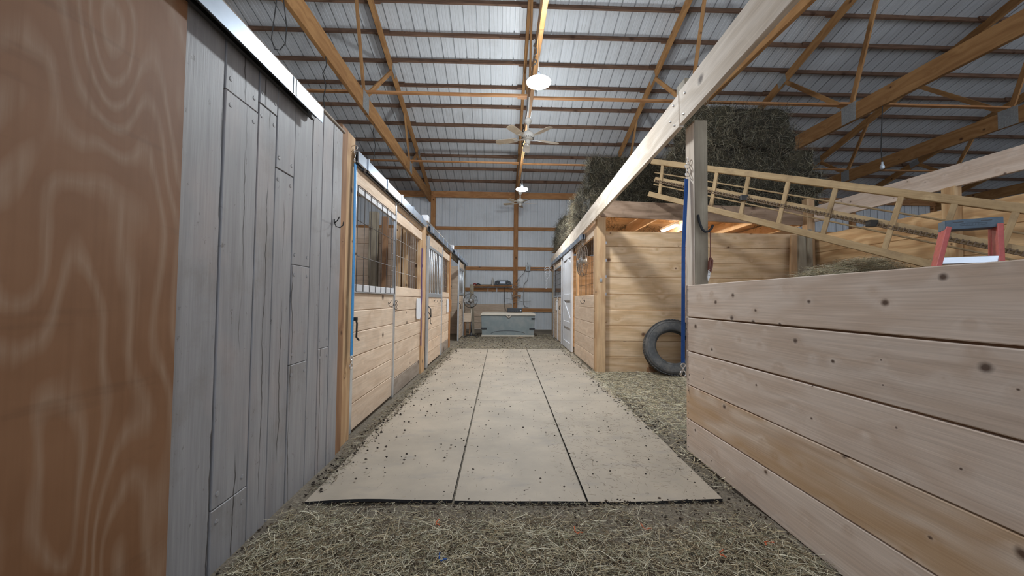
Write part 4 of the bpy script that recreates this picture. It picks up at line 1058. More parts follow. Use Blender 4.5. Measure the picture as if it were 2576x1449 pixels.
# ---- loose hay on the ground
def scatter(n, xr, yr, zr, Lr, wr_, weights, mul=1.0, keep=None, tilt=0.18):
    P = np.stack([RNG.uniform(*xr, n), RNG.uniform(*yr, n), RNG.uniform(*zr, n)], 1)
    if keep is not None: P = P[keep(P)]
    m = len(P); a = RNG.uniform(0, 2 * math.pi, m)
    D = np.stack([np.cos(a), np.sin(a), RNG.normal(0, tilt, m)], 1); D /= np.linalg.norm(D, axis=1, keepdims=True)
    L = RNG.uniform(0, 1, m) ** 1.6 * (Lr[1] - Lr[0]) + Lr[0]
    P -= D * (L / 2)[:, None]
    return strand_arrays(P, D, L, RNG.uniform(wr_[0], wr_[1], m), RNG.normal(0, .12, m), hay_cols(m, weights, mul))
def nz(P, s, o): return np.array([mnoise.noise(Vector((p[0] * s + o, p[1] * s, o))) for p in P])
parts = []
dens = lambda P: (nz(P, 2.2, 3.0) + 0.75 * np.clip((2.0 - P[:, 1]) / 0.25, -1.0, 0.8) + RNG.uniform(-.5, .5, len(P))) > -0.12
parts.append(scatter(30000, (-1.18, 1.48), (0.9, 2.26), (0.002, 0.022), (0.025, 0.14), (0.0018, 0.0040), [4, 3, 7, 3, 3, 3], 1.25, dens))
parts.append(scatter(13000, (-1.2, 1.48), (1.2, 2.275), (0.0, 0.010), (0.008, 0.04), (0.0013, 0.003), [3, 2, 4, 2, 3, 4], 1.05))
side_d = lambda P: (nz(P, 1.5, 8.0) + 0.5 * np.clip((P[:, 0] - 1.5) / 0.4, -1, 1) + RNG.uniform(-.4, .4, len(P))) > -0.15
parts.append(scatter(17000, (1.40, 3.4), (2.4, 6.36), (0.0, 0.018), (0.03, 0.13), (0.003, 0.0055), [5, 3, 6, 1, 2, 1], 1.35, side_d))
parts.append(scatter(2500, (3.3, 5.2), (3.0, 6.3), (0.0, 0.016), (0.03, 0.11), (0.003, 0.005), [5, 3, 3, 1, 2, 1], 0.8))
parts.append(scatter(3400, (-1.26, -1.08), (2.4, 9.4), (0.0, 0.012), (0.015, 0.07), (0.002, 0.004), [3, 2, 3, 3, 2, 3], 0.9, lambda P: P[:, 0] > np.where(P[:, 1] < 3.05, -1.2, -1.26)))
parts.append(scatter(4200, (-1.3, 1.75), (9.25, 13.5), (0.0, 0.014), (0.03, 0.10), (0.004, 0.006), [5, 3, 4, 2, 2, 1], 0.95))
parts.append(scatter(1500, (1.45, 1.78), (6.3, 9.4), (0.0, 0.012), (0.02, 0.08), (0.0025, 0.004), [5, 3, 3, 2, 2, 2], 0.9))
parts.append(scatter(1500, (-1.14, 1.38), (2.3, 5.2), (0.022, 0.025), (0.006, 0.045), (0.001, 0.002), [3, 2, 4, 2, 1, 2], 1.0, lambda P: nz(P, 1.1, 4) + RNG.uniform(-.5, .5, len(P)) > -.05, tilt=0.02))
parts.append(scatter(900, (0.4, 1.45), (2.3, 4.0), (0.022, 0.026), (0.01, 0.07), (0.001, 0.002), [2, 2, 2, 4, 1, 4], 0.8, tilt=0.03))
parts.append(scatter(500, (-1.1, 1.5), (5.0, 9.2), (0.022, 0.025), (0.01, 0.06), (0.0015, 0.003), [3, 2, 4, 2, 1, 2], 1.0, tilt=0.02))
off = 0; VV, FF_, CC = [], [], []
for v, f, c in parts: VV.append(v); FF_.append(f + off); CC.append(c); off += len(v)
o = bpy.data.objects.new('loose_hay', np_mesh('loose_hay', np.concatenate(VV), np.concatenate(FF_), np.concatenate(CC), 'hay'))
place(o, Matrix.Identity(4)); props(o, 'loose hay and chaff strewn over the dirt floor and mats', 'hay', kind='stuff')

# ---- dirt clods
OCT = np.array([(1, 0, 0), (-1, 0, 0), (0, 1, 0), (0, -1, 0), (0, 0, 1), (0, 0, -1)], float)
OF = np.array([(0, 2, 4), (2, 1, 4), (1, 3, 4), (3, 0, 4), (2, 0, 5), (1, 2, 5), (3, 1, 5), (0, 3, 5)])
def clods(n, xr, yr, z, sr, dark, keep=None):
    P = np.stack([RNG.uniform(*xr, n), RNG.uniform(*yr, n), np.full(n, z)], 1)
    if keep is not None: P = P[keep(P)]
    m = len(P); s = (RNG.uniform(0, 1, m) ** 2.5 * (sr[1] - sr[0]) + sr[0])
    V = OCT[None] * RNG.uniform(.55, 1.25, (m, 6, 3)) * s[:, None, None] * np.array([1.15, 1.15, .75])
    V += P[:, None, :] + np.array([0, 0, 1.0])[None, None] * (s * 0.4)[:, None, None]
    F = OF[None] + (np.arange(m) * 6)[:, None, None]
    C = np.repeat(np.array([dark]) * RNG.uniform(.4, 1.5, (m, 1)), 6, axis=0)
    return V.reshape(-1, 3), F.reshape(-1, 3), C
cp_ = [clods(2600, (-1.24, 1.5), (1.5, 2.32), 0.0, (0.002, 0.010), (0.075, 0.055, 0.04)),
       clods(1500, (-1.22, -0.95), (2.35, 9.3), 0.002, (0.003, 0.013), (0.06, 0.045, 0.035), lambda P: P[:, 0] < -1.06 + 0.12 * nz(P, 2.5, 1)),
       clods(520, (-1.14, -0.3), (2.5, 5.2), 0.019, (0.002, 0.014), (0.05, 0.038, 0.03), lambda P: RNG.uniform(0, 1, len(P)) < np.exp(-(P[:, 0] + 1.14) * 3.2)),
       clods(420, (-0.6, 1.5), (2.32, 5.0), 0.019, (0.0015, 0.009), (0.05, 0.04, 0.032)),
       clods(700, (-1.0, 1.6), (5.0, 9.3), 0.019, (0.002, 0.010), (0.06, 0.045, 0.035)),
       clods(900, (1.35, 1.62), (2.3, 6.3), 0.0, (0.003, 0.013), (0.06, 0.05, 0.04)),
       clods(500, (1.40, 1.78), (6.3, 10), 0.0, (0.004, 0.016), (0.06, 0.05, 0.04)),
       clods(1500, (-1.2, 1.8), (9.3, 13.0), 0.0, (0.004, 0.016), (0.08, 0.06, 0.045))]
off = 0; VV, FF_, CC = [], [], []
for v, f, c in cp_: VV.append(v); FF_.append(f + off); CC.append(c); off += len(v)
o = bpy.data.objects.new('dirt_clods', np_mesh('dirt_clods', np.concatenate(VV), np.concatenate(FF_), np.concatenate(CC), 'clod'))
place(o, Matrix.Identity(4)); props(o, 'dark crumbs of dirt and manure scattered on floor and mats', 'dirt', kind='stuff')
# twine scraps
for (x, y), mat, lab in (((-0.31, 2.02), 'orange', 'orange twine scrap in the hay left of centre'), ((0.424, 1.95), 'orange', 'orange twine scrap in the hay near the middle mat corner'),
                         ((0.79, 1.98), 'orange', 'orange twine scrap in the hay below the right mat'), ((1.30, 1.84), 'orange', 'orange twine scrap beside the right partition'),
                         ((1.05, 1.755), 'orange', 'orange twine scrap lowest in the right foreground hay'), ((-0.234, 1.76), 'blue', 'tiny blue plastic scrap in the foreground hay')):
    mb = MB(); a = random.uniform(0, 3)
    mb.tube([(x + 0.013 * k * math.cos(a + .5 * math.sin(k)), y + 0.013 * k * math.sin(a + .7 * math.sin(k)), 0.022 + 0.004 * math.sin(k * 2)) for k in range(5)], 0.0028, 5)
    mb.build('twine_scrap', mat, None, label=lab, cat='scrap')

# ================================================================== BALE ELEVATOR
EA, EB = Vector((2.565, 6.2, 3.54)), Vector((4.77, 3.3, 2.08))
LA, LB = Vector((2.51, 6.2, 2.985)), Vector((4.55, 3.35, 1.42))
def et(t): return EA + (EB - EA) * t
def el(t): return LA + (LB - LA) * t
nrm = (EB - EA).cross(LA - EA).normalized()
if nrm.y > 0: nrm = -nrm
ev = root('bale_elevator', (4.9, 3.1, 0.0), 'long yellowish bale elevator with chain sloping down from the loft', 'bale elevator')
T1 = 1.07
board('side_rail', et(-0.02), et(T1), 0.085, 0.05, 'elev', ev, n=nrm)
board('side_rail', el(-0.02), el(T1), 0.08, 0.05, 'elev', ev, n=nrm)
for f_ in (0.32, 0.68):
    mb = MB(); mb.tube([et(0) .lerp(el(0), f_), et(T1).lerp(el(T1), f_)], 0.011, 6); mb.build('guide_rod', 'elev', ev, smooth=True)
mid = lambda t: et(t).lerp(el(t), 0.52 + 0.02 * t)
board('chain_trough', mid(-0.0) - nrm * 0.02, mid(T1) - nrm * 0.02, 0.085, 0.03, 'elev', ev, n=nrm)
for t_ in (0.035, 0.269, 0.384, 0.51, 0.639, 0.788, 0.89, 0.99):
    board('cross_strut', et(t_) + nrm * 0.0, el(t_), 0.05, 0.035, 'elev', ev, n=nrm)
ch = root('chain', mid(0.5), parent=ev)
linkW = None
dirc = (mid(1) - mid(0)).normalized(); wv = (LA - EA).normalized()
for q in range(96):
    t_ = 0.01 + q * 0.011
    c_ = mid(t_) + nrm * 0.018 + wv * 0.028
    mb = MB(); Rm = Matrix((dirc, wv - dirc * wv.dot(dirc), nrm)).transposed()
    mb.box(c_, (0.012, 0.05, 0.02), Rm); mb.box(c_ + dirc * 0.012 - wv * 0.012, (0.03, 0.012, 0.016), Rm); mb.box(c_ + dirc * 0.012 + wv * 0.018, (0.03, 0.010, 0.016), Rm)
    mb.build('chain_link', 'chain', ch)
for t_ in (0.384, 0.745):
    mb = MB(); mb.box(mid(t_) + nrm * 0.03 + wv * 0.03, (0.09, 0.06, 0.07)); mb.build('flight', 'darksteel', ev)
for base in (et(T1 - 0.04), el(T1 - 0.04)):
    board('support_leg', base + Vector((0.0, -0.02, 0.0)), (base.x - 0.05, base.y - 0.15, 0.0), 0.06, 0.06, 'elev', ev, n=Y1)

# ================================================================== STEP LADDER
ld = root('step_ladder', (3.55, 2.75, 0), 'red fibreglass stepladder with blue-grey top cap behind the partition', 'stepladder')
c0, c1 = Vector((3.48, 2.86, 1.86)), Vector((3.73, 2.69, 1.86))
e1 = (c1 - c0).normalized(); e2 = Vector((-e1.y, e1.x, 0)); ez = Z1
Lc = (c1 - c0).length
mb = MB(); q0 = c0 - Z1 * 0.065
poly = [c0, c1, c1 + e2 * 0.13, c0 + e2 * 0.13]
mb.prism([p for p in poly], (0, 0, -0.075)); mb.build('top_cap', 'ladder_cap', ld, bev=0.006)
for f_ in (0.24, 0.72):
    mb = MB(); mb.box(c0 + e1 * Lc * f_ - Z1 * 0.02 - e2 * 0.0005, (0.055, 0.003, 0.006), Matrix((e1, e2, ez)).transposed()); mb.build('cap_slot', 'black', ld)
mb = MB(); mb.tube([c0 + e1 * Lc * (.5 + .24 * math.cos(a)) - Z1 * (0.042 + 0.011 * math.sin(a)) for a in [6.283 * k / 20 for k in range(20)]], 0.001, 4, closed=True)
for k in range(7): mb.tube([c0 + e1 * Lc * (.33 + .05 * k) - Z1 * 0.048, c0 + e1 * Lc * (.345 + .05 * k) - Z1 * 0.037], 0.001, 4)
mb.build('embossed_mark', 'charcoal', ld)
def leg(name, top, foot, w, d, mat, parent=ld):
    a, b = Vector(top), Vector(foot); n_ = e2
    board(name, a, b, w, d, mat, parent, n=n_, bev=0.003)
fl_t, fr_t = c0 + e1 * 0.02 + e2 * 0.035 - Z1 * 0.06, c1 - e1 * 0.02 + e2 * 0.035 - Z1 * 0.06
fl_b, fr_b = fl_t + Vector((-0.66, -0.12, 0)), fr_t + Vector((-0.36, -0.28, 0))
fl_b.z = fr_b.z = 0.0
leg('front_rail', fl_t, fl_b, 0.03, 0.09, 'ladder_red'); leg('front_rail', fr_t, fr_b, 0.03, 0.09, 'ladder_red')
bl_t, br_t = fl_t + e2 * 0.078, fr_t + e2 * 0.078
bl_b, br_b = bl_t + Vector((0.05, 0.45, 0)), br_t + Vector((0.32, 0.28, 0)); bl_b.z = br_b.z = 0.0
leg('rear_rail', bl_t, bl_b, 0.026, 0.045, 'ladder_red'); leg('rear_rail', br_t, br_b, 0.026, 0.045, 'ladder_red')
for k in range(5):
    f_ = 1 - (1.53 - 0.30 * k) / 1.79
    a, b = fl_t.lerp(fl_b, f_), fr_t.lerp(fr_b, f_)
    board('step', a - e2 * 0.0, b - e2 * 0.0, 0.075, 0.05, 'alu', ld, n=Z1, bev=0.003)
    board('rear_brace', bl_t.lerp(bl_b, f_), br_t.lerp(br_b, f_), 0.025, 0.03, 'alu', ld, n=Z1, bev=0.003)

# ================================================================== TYRE
ty = root('tyre', (2.80, 6.0, 0.0), 'large dusty black tyre leaning against the knotty side wall', 'tyre')
Wt = Matrix.Translation((2.80, 6.13, 0.452)) @ Matrix.Rotation(math.radians(-14), 4, 'Z') @ Matrix.Rotation(math.radians(90 - 14), 4, 'X')
mb = MB()
prof = [(0.268, -0.075), (0.262, -0.085), (0.285, -0.105), (0.33, -0.122), (0.375, -0.125), (0.41, -0.118), (0.432, -0.10), (0.443, -0.06), (0.446, 0.0), (0.443, 0.06),
        (0.432, 0.10), (0.41, 0.118), (0.375, 0.125), (0.33, 0.122), (0.285, 0.105), (0.262, 0.085), (0.268, 0.075), (0.30, 0.06), (0.37, 0.05), (0.40, 0.0), (0.37, -0.05), (0.30, -0.06), (0.268, -0.075)]
mb.lathe(prof, 56, Wt); mb.build('carcass', 'tyre', ty, smooth=True)
mb = MB()
for k in range(64):
    a = 2 * math.pi * k / 64
    for zz_, sg in ((-0.07, 1), (-0.024, -1), (0.024, 1), (0.07, -1)):
        p = Vector((0.447 * math.cos(a), 0.447 * math.sin(a), zz_)); R_ = Matrix.Rotation(a, 3, 'Z') @ Matrix.Rotation(0.35 * sg, 3, 'X')
        vs = []
        b_ = MB(); b_.box(p, (0.014, 0.034, 0.038), R_)
        mb.add([Wt @ Vector(v) for v in b_.v], b_.f)
mb.build('tread', 'tyre', ty, kind='stuff')
mb = MB()
for rr in (0.292, 0.40):
    for zz_ in (0.112,):
        mb.tube([Wt @ Vector((rr * math.cos(a), rr * math.sin(a), 0.108 if rr < .3 else 0.121)) for a in [6.2832 * k / 48 for k in range(48)]], 0.004, 4, closed=True)
mb.build('sidewall_rib', 'tyre', ty)
board('chock', (2.48, 6.36, 0.04), (2.70, 6.37, 0.04), 0.08, 0.10, 'brown', None, n=Z1, label='short brown wood block under the leaning tyre', cat='wood block')

# ================================================================== LAMPS AND CEILING FANS
def high_bay(x, y, z, lab):
    L = root('high_bay_lamp', (x, y, z), lab, 'lamp', 'round lamps down the aisle')
    Tm = Matrix.Translation((x, y, z))
    mb = MB(); mb.lathe([(0, 0.13), (0.018, 0.13), (0.024, 0.12), (0.026, 0.06), (0.032, 0.05), (0.034, 0.04), (0.034, 0.031), (0.0, 0.031)], 32, Tm); mb.build('socket', 'black', L, smooth=True)
    mb = MB(); mb.lathe([(0.0, 0.030), (0.09, 0.029), (0.13, 0.022), (0.152, 0.010), (0.158, 0.0), (0.152, -0.012), (0.13, -0.025), (0.09, -0.033), (0.05, -0.037), (0.0, -0.038)], 32, Tm); mb.build('lens', 'lens', L, smooth=True)
    mb = MB(); mb.tube([(x, y, z + 0.12), (x, y, 5.2)], 0.006, 6); mb.build('suspension_cable', 'darkcord', L)
    return L
high_bay(0.45, 4.79, 4.02, 'glowing round lamp hanging over the aisle, nearer and larger')
high_bay(0.50, 9.68, 4.07, 'glowing round lamp hanging over the aisle, smaller at the far end')
#high_bay(0.50, -0.2, 4.02, 'round lamp over the aisle above and behind the camera')

def ceiling_fan(x, y, z, R_, lab, rot):
    L = root('ceiling_fan', (x, y, z), lab, 'ceiling fan', 'ceiling fans')
    Tm = Matrix.Translation((x, y, z))
    mb = MB(); mb.lathe([(0, 0.17), (0.03, 0.17), (0.12, 0.10), (0.13, 0.06), (0.125, 0.03), (0.09, -0.005), (0.05, -0.02), (0, -0.02)], 28, Tm); mb.build('motor', 'fanwhite', L, smooth=True)
    mb = MB(); mb.lathe([(0, -0.02), (0.045, -0.02), (0.052, -0.04), (0.050, -0.085), (0.035, -0.105), (0, -0.11)], 20, Tm); mb.build('switch_housing', 'fanwhite', L, smooth=True)
    mb = MB()
    for k in range(20):
        a = 6.2832 * k / 20
        mb.box((x + 0.113 * math.cos(a), y + 0.113 * math.sin(a), z + 0.012), (0.012, 0.012, 0.022), Matrix.Rotation(a, 3, 'Z'))
    mb.build('vent_slots', 'darksteel', L)
    mb = MB(); mb.lathe([(0, 0.42), (0.05, 0.41), (0.075, 0.36), (0.055, 0.31), (0.02, 0.29), (0.015, 0.17)], 20, Tm); mb.build('canopy', 'fanwhite', L, smooth=True)
    mb = MB(); mb.tube([(x, y, z + 0.4), (x + 0.02, y, 5.2)], 0.012, 8); mb.build('downrod', 'fanwhite', L)
    for k in range(5):
        a = rot + 6.2832 * k / 5
        B = Tm @ Matrix.Rotation(a, 4, 'Z') @ Matrix.Translation((0, 0, 0.0)) @ Matrix.Rotation(math.radians(12), 4, 'X')
        s = R_ / 0.66
        poly = [(0.22, -0.045), (0.26, -0.06), (0.60, -0.075), (0.645, -0.06), (0.66, -0.03), (0.66, 0.03), (0.645, 0.06), (0.60, 0.075), (0.26, 0.06), (0.22, 0.045)]
        mb = MB(); mb.prism([B @ Vector((p[0] * s, p[1], 0.0)) for p in poly], (B.to_3x3() @ Vector((0, 0, 0.008))))
        bl = mb.build('blade', 'blade', L)
        mb = MB(); mb.prism([B @ Vector(p) for p in ((0.08, -0.016, -0.006), (0.20, -0.014, -0.006), (0.27, -0.045, -0.006), (0.30, -0.04, -0.006), (0.27, 0.0, -0.006), (0.30, 0.04, -0.006), (0.27, 0.045, -0.006), (0.20, 0.014, -0.006), (0.08, 0.016, -0.006))], B.to_3x3() @ Vector((0, 0, 0.006)))
        mb.build('blade_iron', 'fanwhite', bl)
    return L
f1 = ceiling_fan(0.482, 7.3, 4.36, 0.66, 'dusty five blade ceiling fan between the two round lamps', math.radians(90))
mb = MB(); mb.tube([(0.43, 7.3, 4.33), (0.41, 7.31, 4.22), (0.40, 7.32, 4.12), (0.41, 7.33, 4.0), (0.39, 7.32, 3.93)], 0.005, 5); mb.build('pull_cord', 'palewire', f1)
ceiling_fan(0.60, 12.8, 4.52, 0.62, 'pale ceiling fan just below the far lamp', math.radians(84))

# ================================================================== FAR END OF THE AISLE
bx0, bx1, by0, by1 = -0.66, 1.10, 12.36, 13.06
db = root('deck_box', (0.22, 12.7, 0), 'grey green plastic storage box with tan lid at the end of the aisle', 'storage box')
mb = MB(); mb.prism([(bx0 + 0.03, by0 + 0.02, 0.04), (bx1 - 0.03, by0 + 0.02, 0.04), (bx1, by0, 0.70), (bx0, by0, 0.70)], (0, by1 - by0, 0)); mb.build('body', 'boxgrey', db, bev=0.012)
mb = MB(); mb.box(((bx0 + bx1) / 2, (by0 + by1) / 2, 0.03), (bx1 - bx0 - 0.02, by1 - by0 + 0.03, 0.055)); mb.build('base_rim', 'boxtan', db, bev=0.012)
mb = MB(); mb.prism([(bx0 - 0.02, by0 - 0.03, 0.70), (bx1 + 0.02, by0 - 0.03, 0.70), (bx1 + 0.02, by0 - 0.03, 0.735), (bx1 - 0.03, by0 + 0.05, 0.79), (bx0 + 0.03, by0 + 0.05, 0.79), (bx0 - 0.02, by0 - 0.03, 0.735)], (0, by1 - by0 + 0.05, 0)); mb.build('lid', 'boxtan', db, bev=0.01)
mb = MB(); mb.prism([(0.15, by0 - 0.032, 0.70), (0.33, by0 - 0.032, 0.70), (0.27, by0 - 0.032, 0.635), (0.24, by0 - 0.032, 0.62), (0.21, by0 - 0.032, 0.635)], (0, 0.02, 0)); mb.build('lid_latch', 'boxtan', db)
mb = MB(); mb.prism([(0.19, by0 - 0.036, 0.695), (0.29, by0 - 0.036, 0.695), (0.24, by0 - 0.036, 0.665)], (0, 0.01, 0)); mb.build('latch_recess', 'black', db)
for cx_, cz_, w_ in ((bx0 + 0.09, 0.27, 0.20), (bx1 - 0.09, 0.27, 0.18), (bx1 - 0.06, 0.60, 0.12)):
    mb = MB(); mb.box((cx_, by0 - 0.004 + (0.7 - cz_) * 0.02, cz_), (w_, 0.03, 0.045)); mb.build('strap_clip', 'black', db, bev=0.004)
mb = MB(); mb.tube([(0.22 + 0.55 * math.cos(a), by0 + 0.012, 0.10 + 0.10 * math.sin(a)) for a in [math.pi * k / 16 for k in range(17)]], 0.006, 5); mb.build('moulded_arch', 'charcoal', db)
rd = root('stereo', (0.43, 12.55, 0.79), 'black stereo receiver on the storage box lid', 'stereo')
mb = MB(); mb.box((0.435, 12.62, 0.865), (0.50, 0.28, 0.13)); mb.build('case', 'black', rd, bev=0.006)
mb = MB(); mb.box((0.40, 12.478, 0.875), (0.34, 0.006, 0.035)); mb.build('display', 'charcoal', rd)
for q in range(5):
    mb = MB(); mb.lathe([(0, 0.012), (0.014, 0.012), (0.016, 0)], 10, Matrix.Translation((0.25 + 0.07 * q, 12.48, 0.835)) @ Matrix.Rotation(math.radians(90), 4, 'X')); mb.build('knob', 'charcoal', rd)
mb = MB(); mb.lathe([(0, 0.016), (0.022, 0.016), (0.024, 0)], 12, Matrix.Translation((0.635, 12.48, 0.865)) @ Matrix.Rotation(math.radians(90), 4, 'X')); mb.build('knob', 'silver', rd)

# pedestal fan
pf = root('pedestal_fan', (-0.95, 12.0, 0), 'black pedestal fan with wire cage beside the storage box', 'fan')
fx, fy = -0.95, 12.0
mb = MB()
for k in range(4):
    a = math.radians(45 + 90 * k); mb.tube([(fx, fy, 0.11), (fx + 0.34 * math.cos(a), fy + 0.34 * math.sin(a), 0.015)], 0.012, 6)
mb.build('base_leg', 'darksteel', pf)
mb = MB(); mb.lathe([(0, 0.16), (0.03, 0.16), (0.05, 0.10), (0.05, 0.06), (0, 0.05)], 16, Matrix.Translation((fx, fy, 0))); mb.build('hub', 'black', pf)
mb = MB(); mb.tube([(fx, fy, 0.1), (fx, fy, 0.50)], 0.022, 10); mb.build('lower_pole', 'black', pf, smooth=True)
mb = MB(); mb.tube([(fx, fy, 0.5), (fx, fy, 0.95)], 0.015, 10); mb.build('upper_pole', 'boxtan', pf, smooth=True)
hc = Vector((fx - 0.03, fy - 0.06, 1.17)); fd = Vector((0.25, -1, 0.05)).normalized(); s1 = fd.cross(Z1).normalized(); s2 = s1.cross(fd)
mb = MB()
for rad, dep in ((0.225, 0.0), (0.215, 0.05), (0.15, 0.075), (0.06, 0.085), (0.215, -0.05), (0.12, -0.07)):
    mb.tube([hc + fd * dep + (s1 * math.cos(a) + s2 * math.sin(a)) * rad for a in [6.2832 * k / 28 for k in range(28)]], 0.006 if dep == 0 else 0.003, 5, closed=True)
for k in range(28):
    a = 6.2832 * k / 28; d = s1 * math.cos(a) + s2 * math.sin(a)
    mb.tube([hc + fd * 0.085 + d * 0.05, hc + fd * 0.075 + d * 0.15, hc + fd * 0.05 + d * 0.215, hc + d * 0.225, hc - fd * 0.05 + d * 0.215, hc - fd * 0.07 + d * 0.1], 0.0018, 4)
mb.build('cage', 'darksteel', pf)
for k in range(3):
    a0 = 6.2832 * k / 3; mb = MB()
    mb.prism([hc + (s1 * math.cos(a0 + da) + s2 * math.sin(a0 + da)) * rr + fd * tw for rr, da, tw in ((0.04, 0, .01), (0.12, -.4, .02), (0.195, -.2, .02), (0.2, .35, -.02), (0.12, .6, -.02), (0.04, .6, -.01))], fd * 0.004); mb.build('blade', 'cord', pf)
mb = MB(); mb.lathe([(0, 0.09), (0.05, 0.085), (0.055, 0.0), (0.07, -0.06), (0.05, -0.16), (0, -0.17)], 16, Matrix.Translation(hc) @ fd.to_track_quat('Z', 'Y').to_matrix().to_4x4()); mb.build('motor', 'cord', pf, smooth=True)
mb = MB(); mb.tube([hc - fd * 0.1 - Z1 * 0.02, (fx, fy, 1.0), (fx, fy, 0.93)], 0.022, 8); mb.build('neck', 'black', pf)

# shelf and things on it
sh = root('wall_shelf', (-0.3, 15.42, 1.72), 'plank shelf on white brackets under the far wall girts', 'shelf')
board('plank', (-1.15, 15.42, 1.755), (0.43, 15.42, 1.775), 0.26, 0.03, 'girt', sh, n=Z1)
board('back_strip', (-1.1, 15.53, 1.80), (0.43, 15.53, 1.82), 0.06, 0.03, 'treated', sh, n=Y1)
for x in (-0.56, -0.20):
    mb = MB(); mb.box((x, 15.585, 1.60), (0.03, 0.014, 0.30)); mb.box((x, 15.45, 1.733), (0.03, 0.24, 0.012)); mb.build('bracket', 'white', sh)
bb = root('boombox', (0.06, 15.4, 1.79), 'rounded dark boombox on the far shelf', 'boombox')
mb = MB(); mb.prism([(-0.30, 15.30, 1.80), (-0.24, 15.30, 1.79), (0.30, 15.30, 1.795), (0.37, 15.30, 1.81), (0.37, 15.30, 1.93), (0.30, 15.30, 1.985), (-0.20, 15.30, 1.985), (-0.28, 15.30, 1.94)], (0, 0.18, 0)); mb.build('case', 'charcoal', bb, bev=0.015)
mb = MB(); mb.box((0.04, 15.295, 1.905), (0.22, 0.012, 0.08)); mb.build('front_panel', 'silver', bb)
mb = MB(); mb.box((0.04, 15.287, 1.955), (0.22, 0.008, 0.014)); mb.build('print_strip', 'white', bb)
for x in (-0.17, 0.25):
    mb = MB(); mb.lathe([(0.0, 0.004), (0.05, 0.006), (0.062, 0.0)], 18, Matrix.Translation((x, 15.298, 1.885)) @ Matrix.Rotation(math.radians(90), 4, 'X')); mb.build('speaker', 'black', bb)
mb = MB(); mb.tube([(-0.17, 15.39, 1.98), (-0.14, 15.39, 2.02), (0.22, 15.39, 2.02), (0.25, 15.39, 1.98)], 0.010, 6); mb.build('handle', 'black', bb)
bt = root('bottle', (-0.37, 15.42, 1.79), 'slim pale bottle on the far shelf beside the boombox', 'bottle')
mb = MB(); mb.lathe([(0, 0), (0.04, 0), (0.042, 0.02), (0.042, 0.24), (0.02, 0.28), (0.018, 0.30)], 16, Matrix.Translation((-0.37, 15.42, 1.785))); mb.build('body', 'fanwhite', bt, smooth=True)
mb = MB(); mb.lathe([(0.022, 0.295), (0.022, 0.34), (0.0, 0.345)], 12, Matrix.Translation((-0.37, 15.42, 1.785))); mb.build('cap', 'paper', bt)
sp = root('halter_bundle', (-1.08, 15.4, 1.78), 'small red and black tack bundle at the left end of the shelf', 'tack')
mb = MB(); mb.tube([(-1.16, 15.4, 1.79), (-1.12, 15.38, 1.85), (-1.05, 15.40, 1.84), (-1.02, 15.42, 1.79)], 0.026, 6); mb.build('red_strap', 'red', sp, smooth=True)
mb = MB(); mb.tube([(-1.03, 15.36, 1.80), (-0.97, 15.38, 1.86), (-0.90, 15.40, 1.83), (-0.86, 15.40, 1.80)], 0.024, 6); mb.build('black_strap', 'black', sp, smooth=True)
# electrics on the far wall
eb = root('switch_box', (1.08, 15.58, 2.45), 'grey electrical switch box on the far wall girt', 'switch box')
mb = MB(); mb.box((1.08, 15.56, 2.53), (0.20, 0.09, 0.24)); mb.build('box', 'plate', eb, bev=0.008)
mb = MB(); mb.box((1.08, 15.505, 2.53), (0.07, 0.02, 0.12)); mb.build('cover', 'cord', eb, bev=0.004)
mb = MB(); mb.tube([(1.08, 15.58, 2.65), (1.06, 15.58, 2.74), (1.08, 15.59, 2.80)], 0.012, 6); mb.tube([(1.18, 15.59, 2.53), (2.2, 15.60, 2.50)], 0.012, 6); mb.build('conduit', 'cord', eb)
mb = MB(); mb.tube([(1.09, 15.56, 2.41), (1.09, 15.55, 2.2), (1.06, 15.56, 2.02), (0.97, 15.57, 1.93), (0.92, 15.58, 1.85), (0.91, 15.59, 1.4), (0.91, 15.58, 1.05), (0.98, 15.57, 0.93), (1.12, 15.56, 0.90)], 0.013, 6)
mb.build('wall_cable', 'cord', None, label='grey cable drooping from the switch box down the far wall', cat='cable')
mb = MB(); mb.tube([(0.98, 15.55, 2.48), (0.9, 15.5, 2.3), (0.66, 15.49, 2.05), (0.60, 15.49, 1.9)], 0.008, 5); mb.build('power_cord', 'darkcord', None, label='thin dark cord from switch box to the middle wall post', cat='cable')
pts = [(0.56 + 0.17 * math.sin(k * 1.3) + 0.02 * k * math.cos(k), 15.47 - 0.02 * (k % 3), 1.95 - 0.035 * k + 0.12 * math.sin(k * 2.1)) for k in range(26)]
mb = MB(); mb.tube(pts, 0.007, 5); mb.build('tangled_cord', 'palewire', None, label='tangled pale cord hung on the middle wall post', cat='cable')
mb = MB(); mb.prism([(0.42, 15.44, 1.42), (0.62, 15.44, 1.40), (0.80, 15.46, 1.44), (0.78, 15.46, 1.30), (0.62, 15.44, 1.36), (0.47, 15.44, 1.30)], (0, 0.012, 0)); mb.build('torn_feed_bag', 'card', None, label='torn brown paper strip on the middle wall post', cat='paper')
pts = [(rx(13.1, -0.2) + 0.10 * math.cos(k * 0.9), 13.05 + 0.05 * math.sin(k), 2.30 + 0.12 * math.sin(k * 0.9) - 0.012 * k) for k in range(22)] + [(rx(13.1, -0.2) - 0.05 * (k % 2), 13.05, 1.95 - 0.07 * k) for k in range(6)]
mb = MB(); mb.tube(pts, 0.010, 5); mb.build('coiled_cord', 'white', None, label='coiled white cord hanging at the end of the right stalls', cat='cable')
mb = MB(); mb.tube([(0.13, 15.5, 1.74), (0.13, 15.5, 1.2), (0.14, 15.45, 0.9), (0.2, 14.5, 0.72), (0.25, 13.1, 0.80)], 0.009, 5); mb.build('radio_cord', 'darkcord', None, label='black cord running from the shelf down behind the storage box', cat='cable')
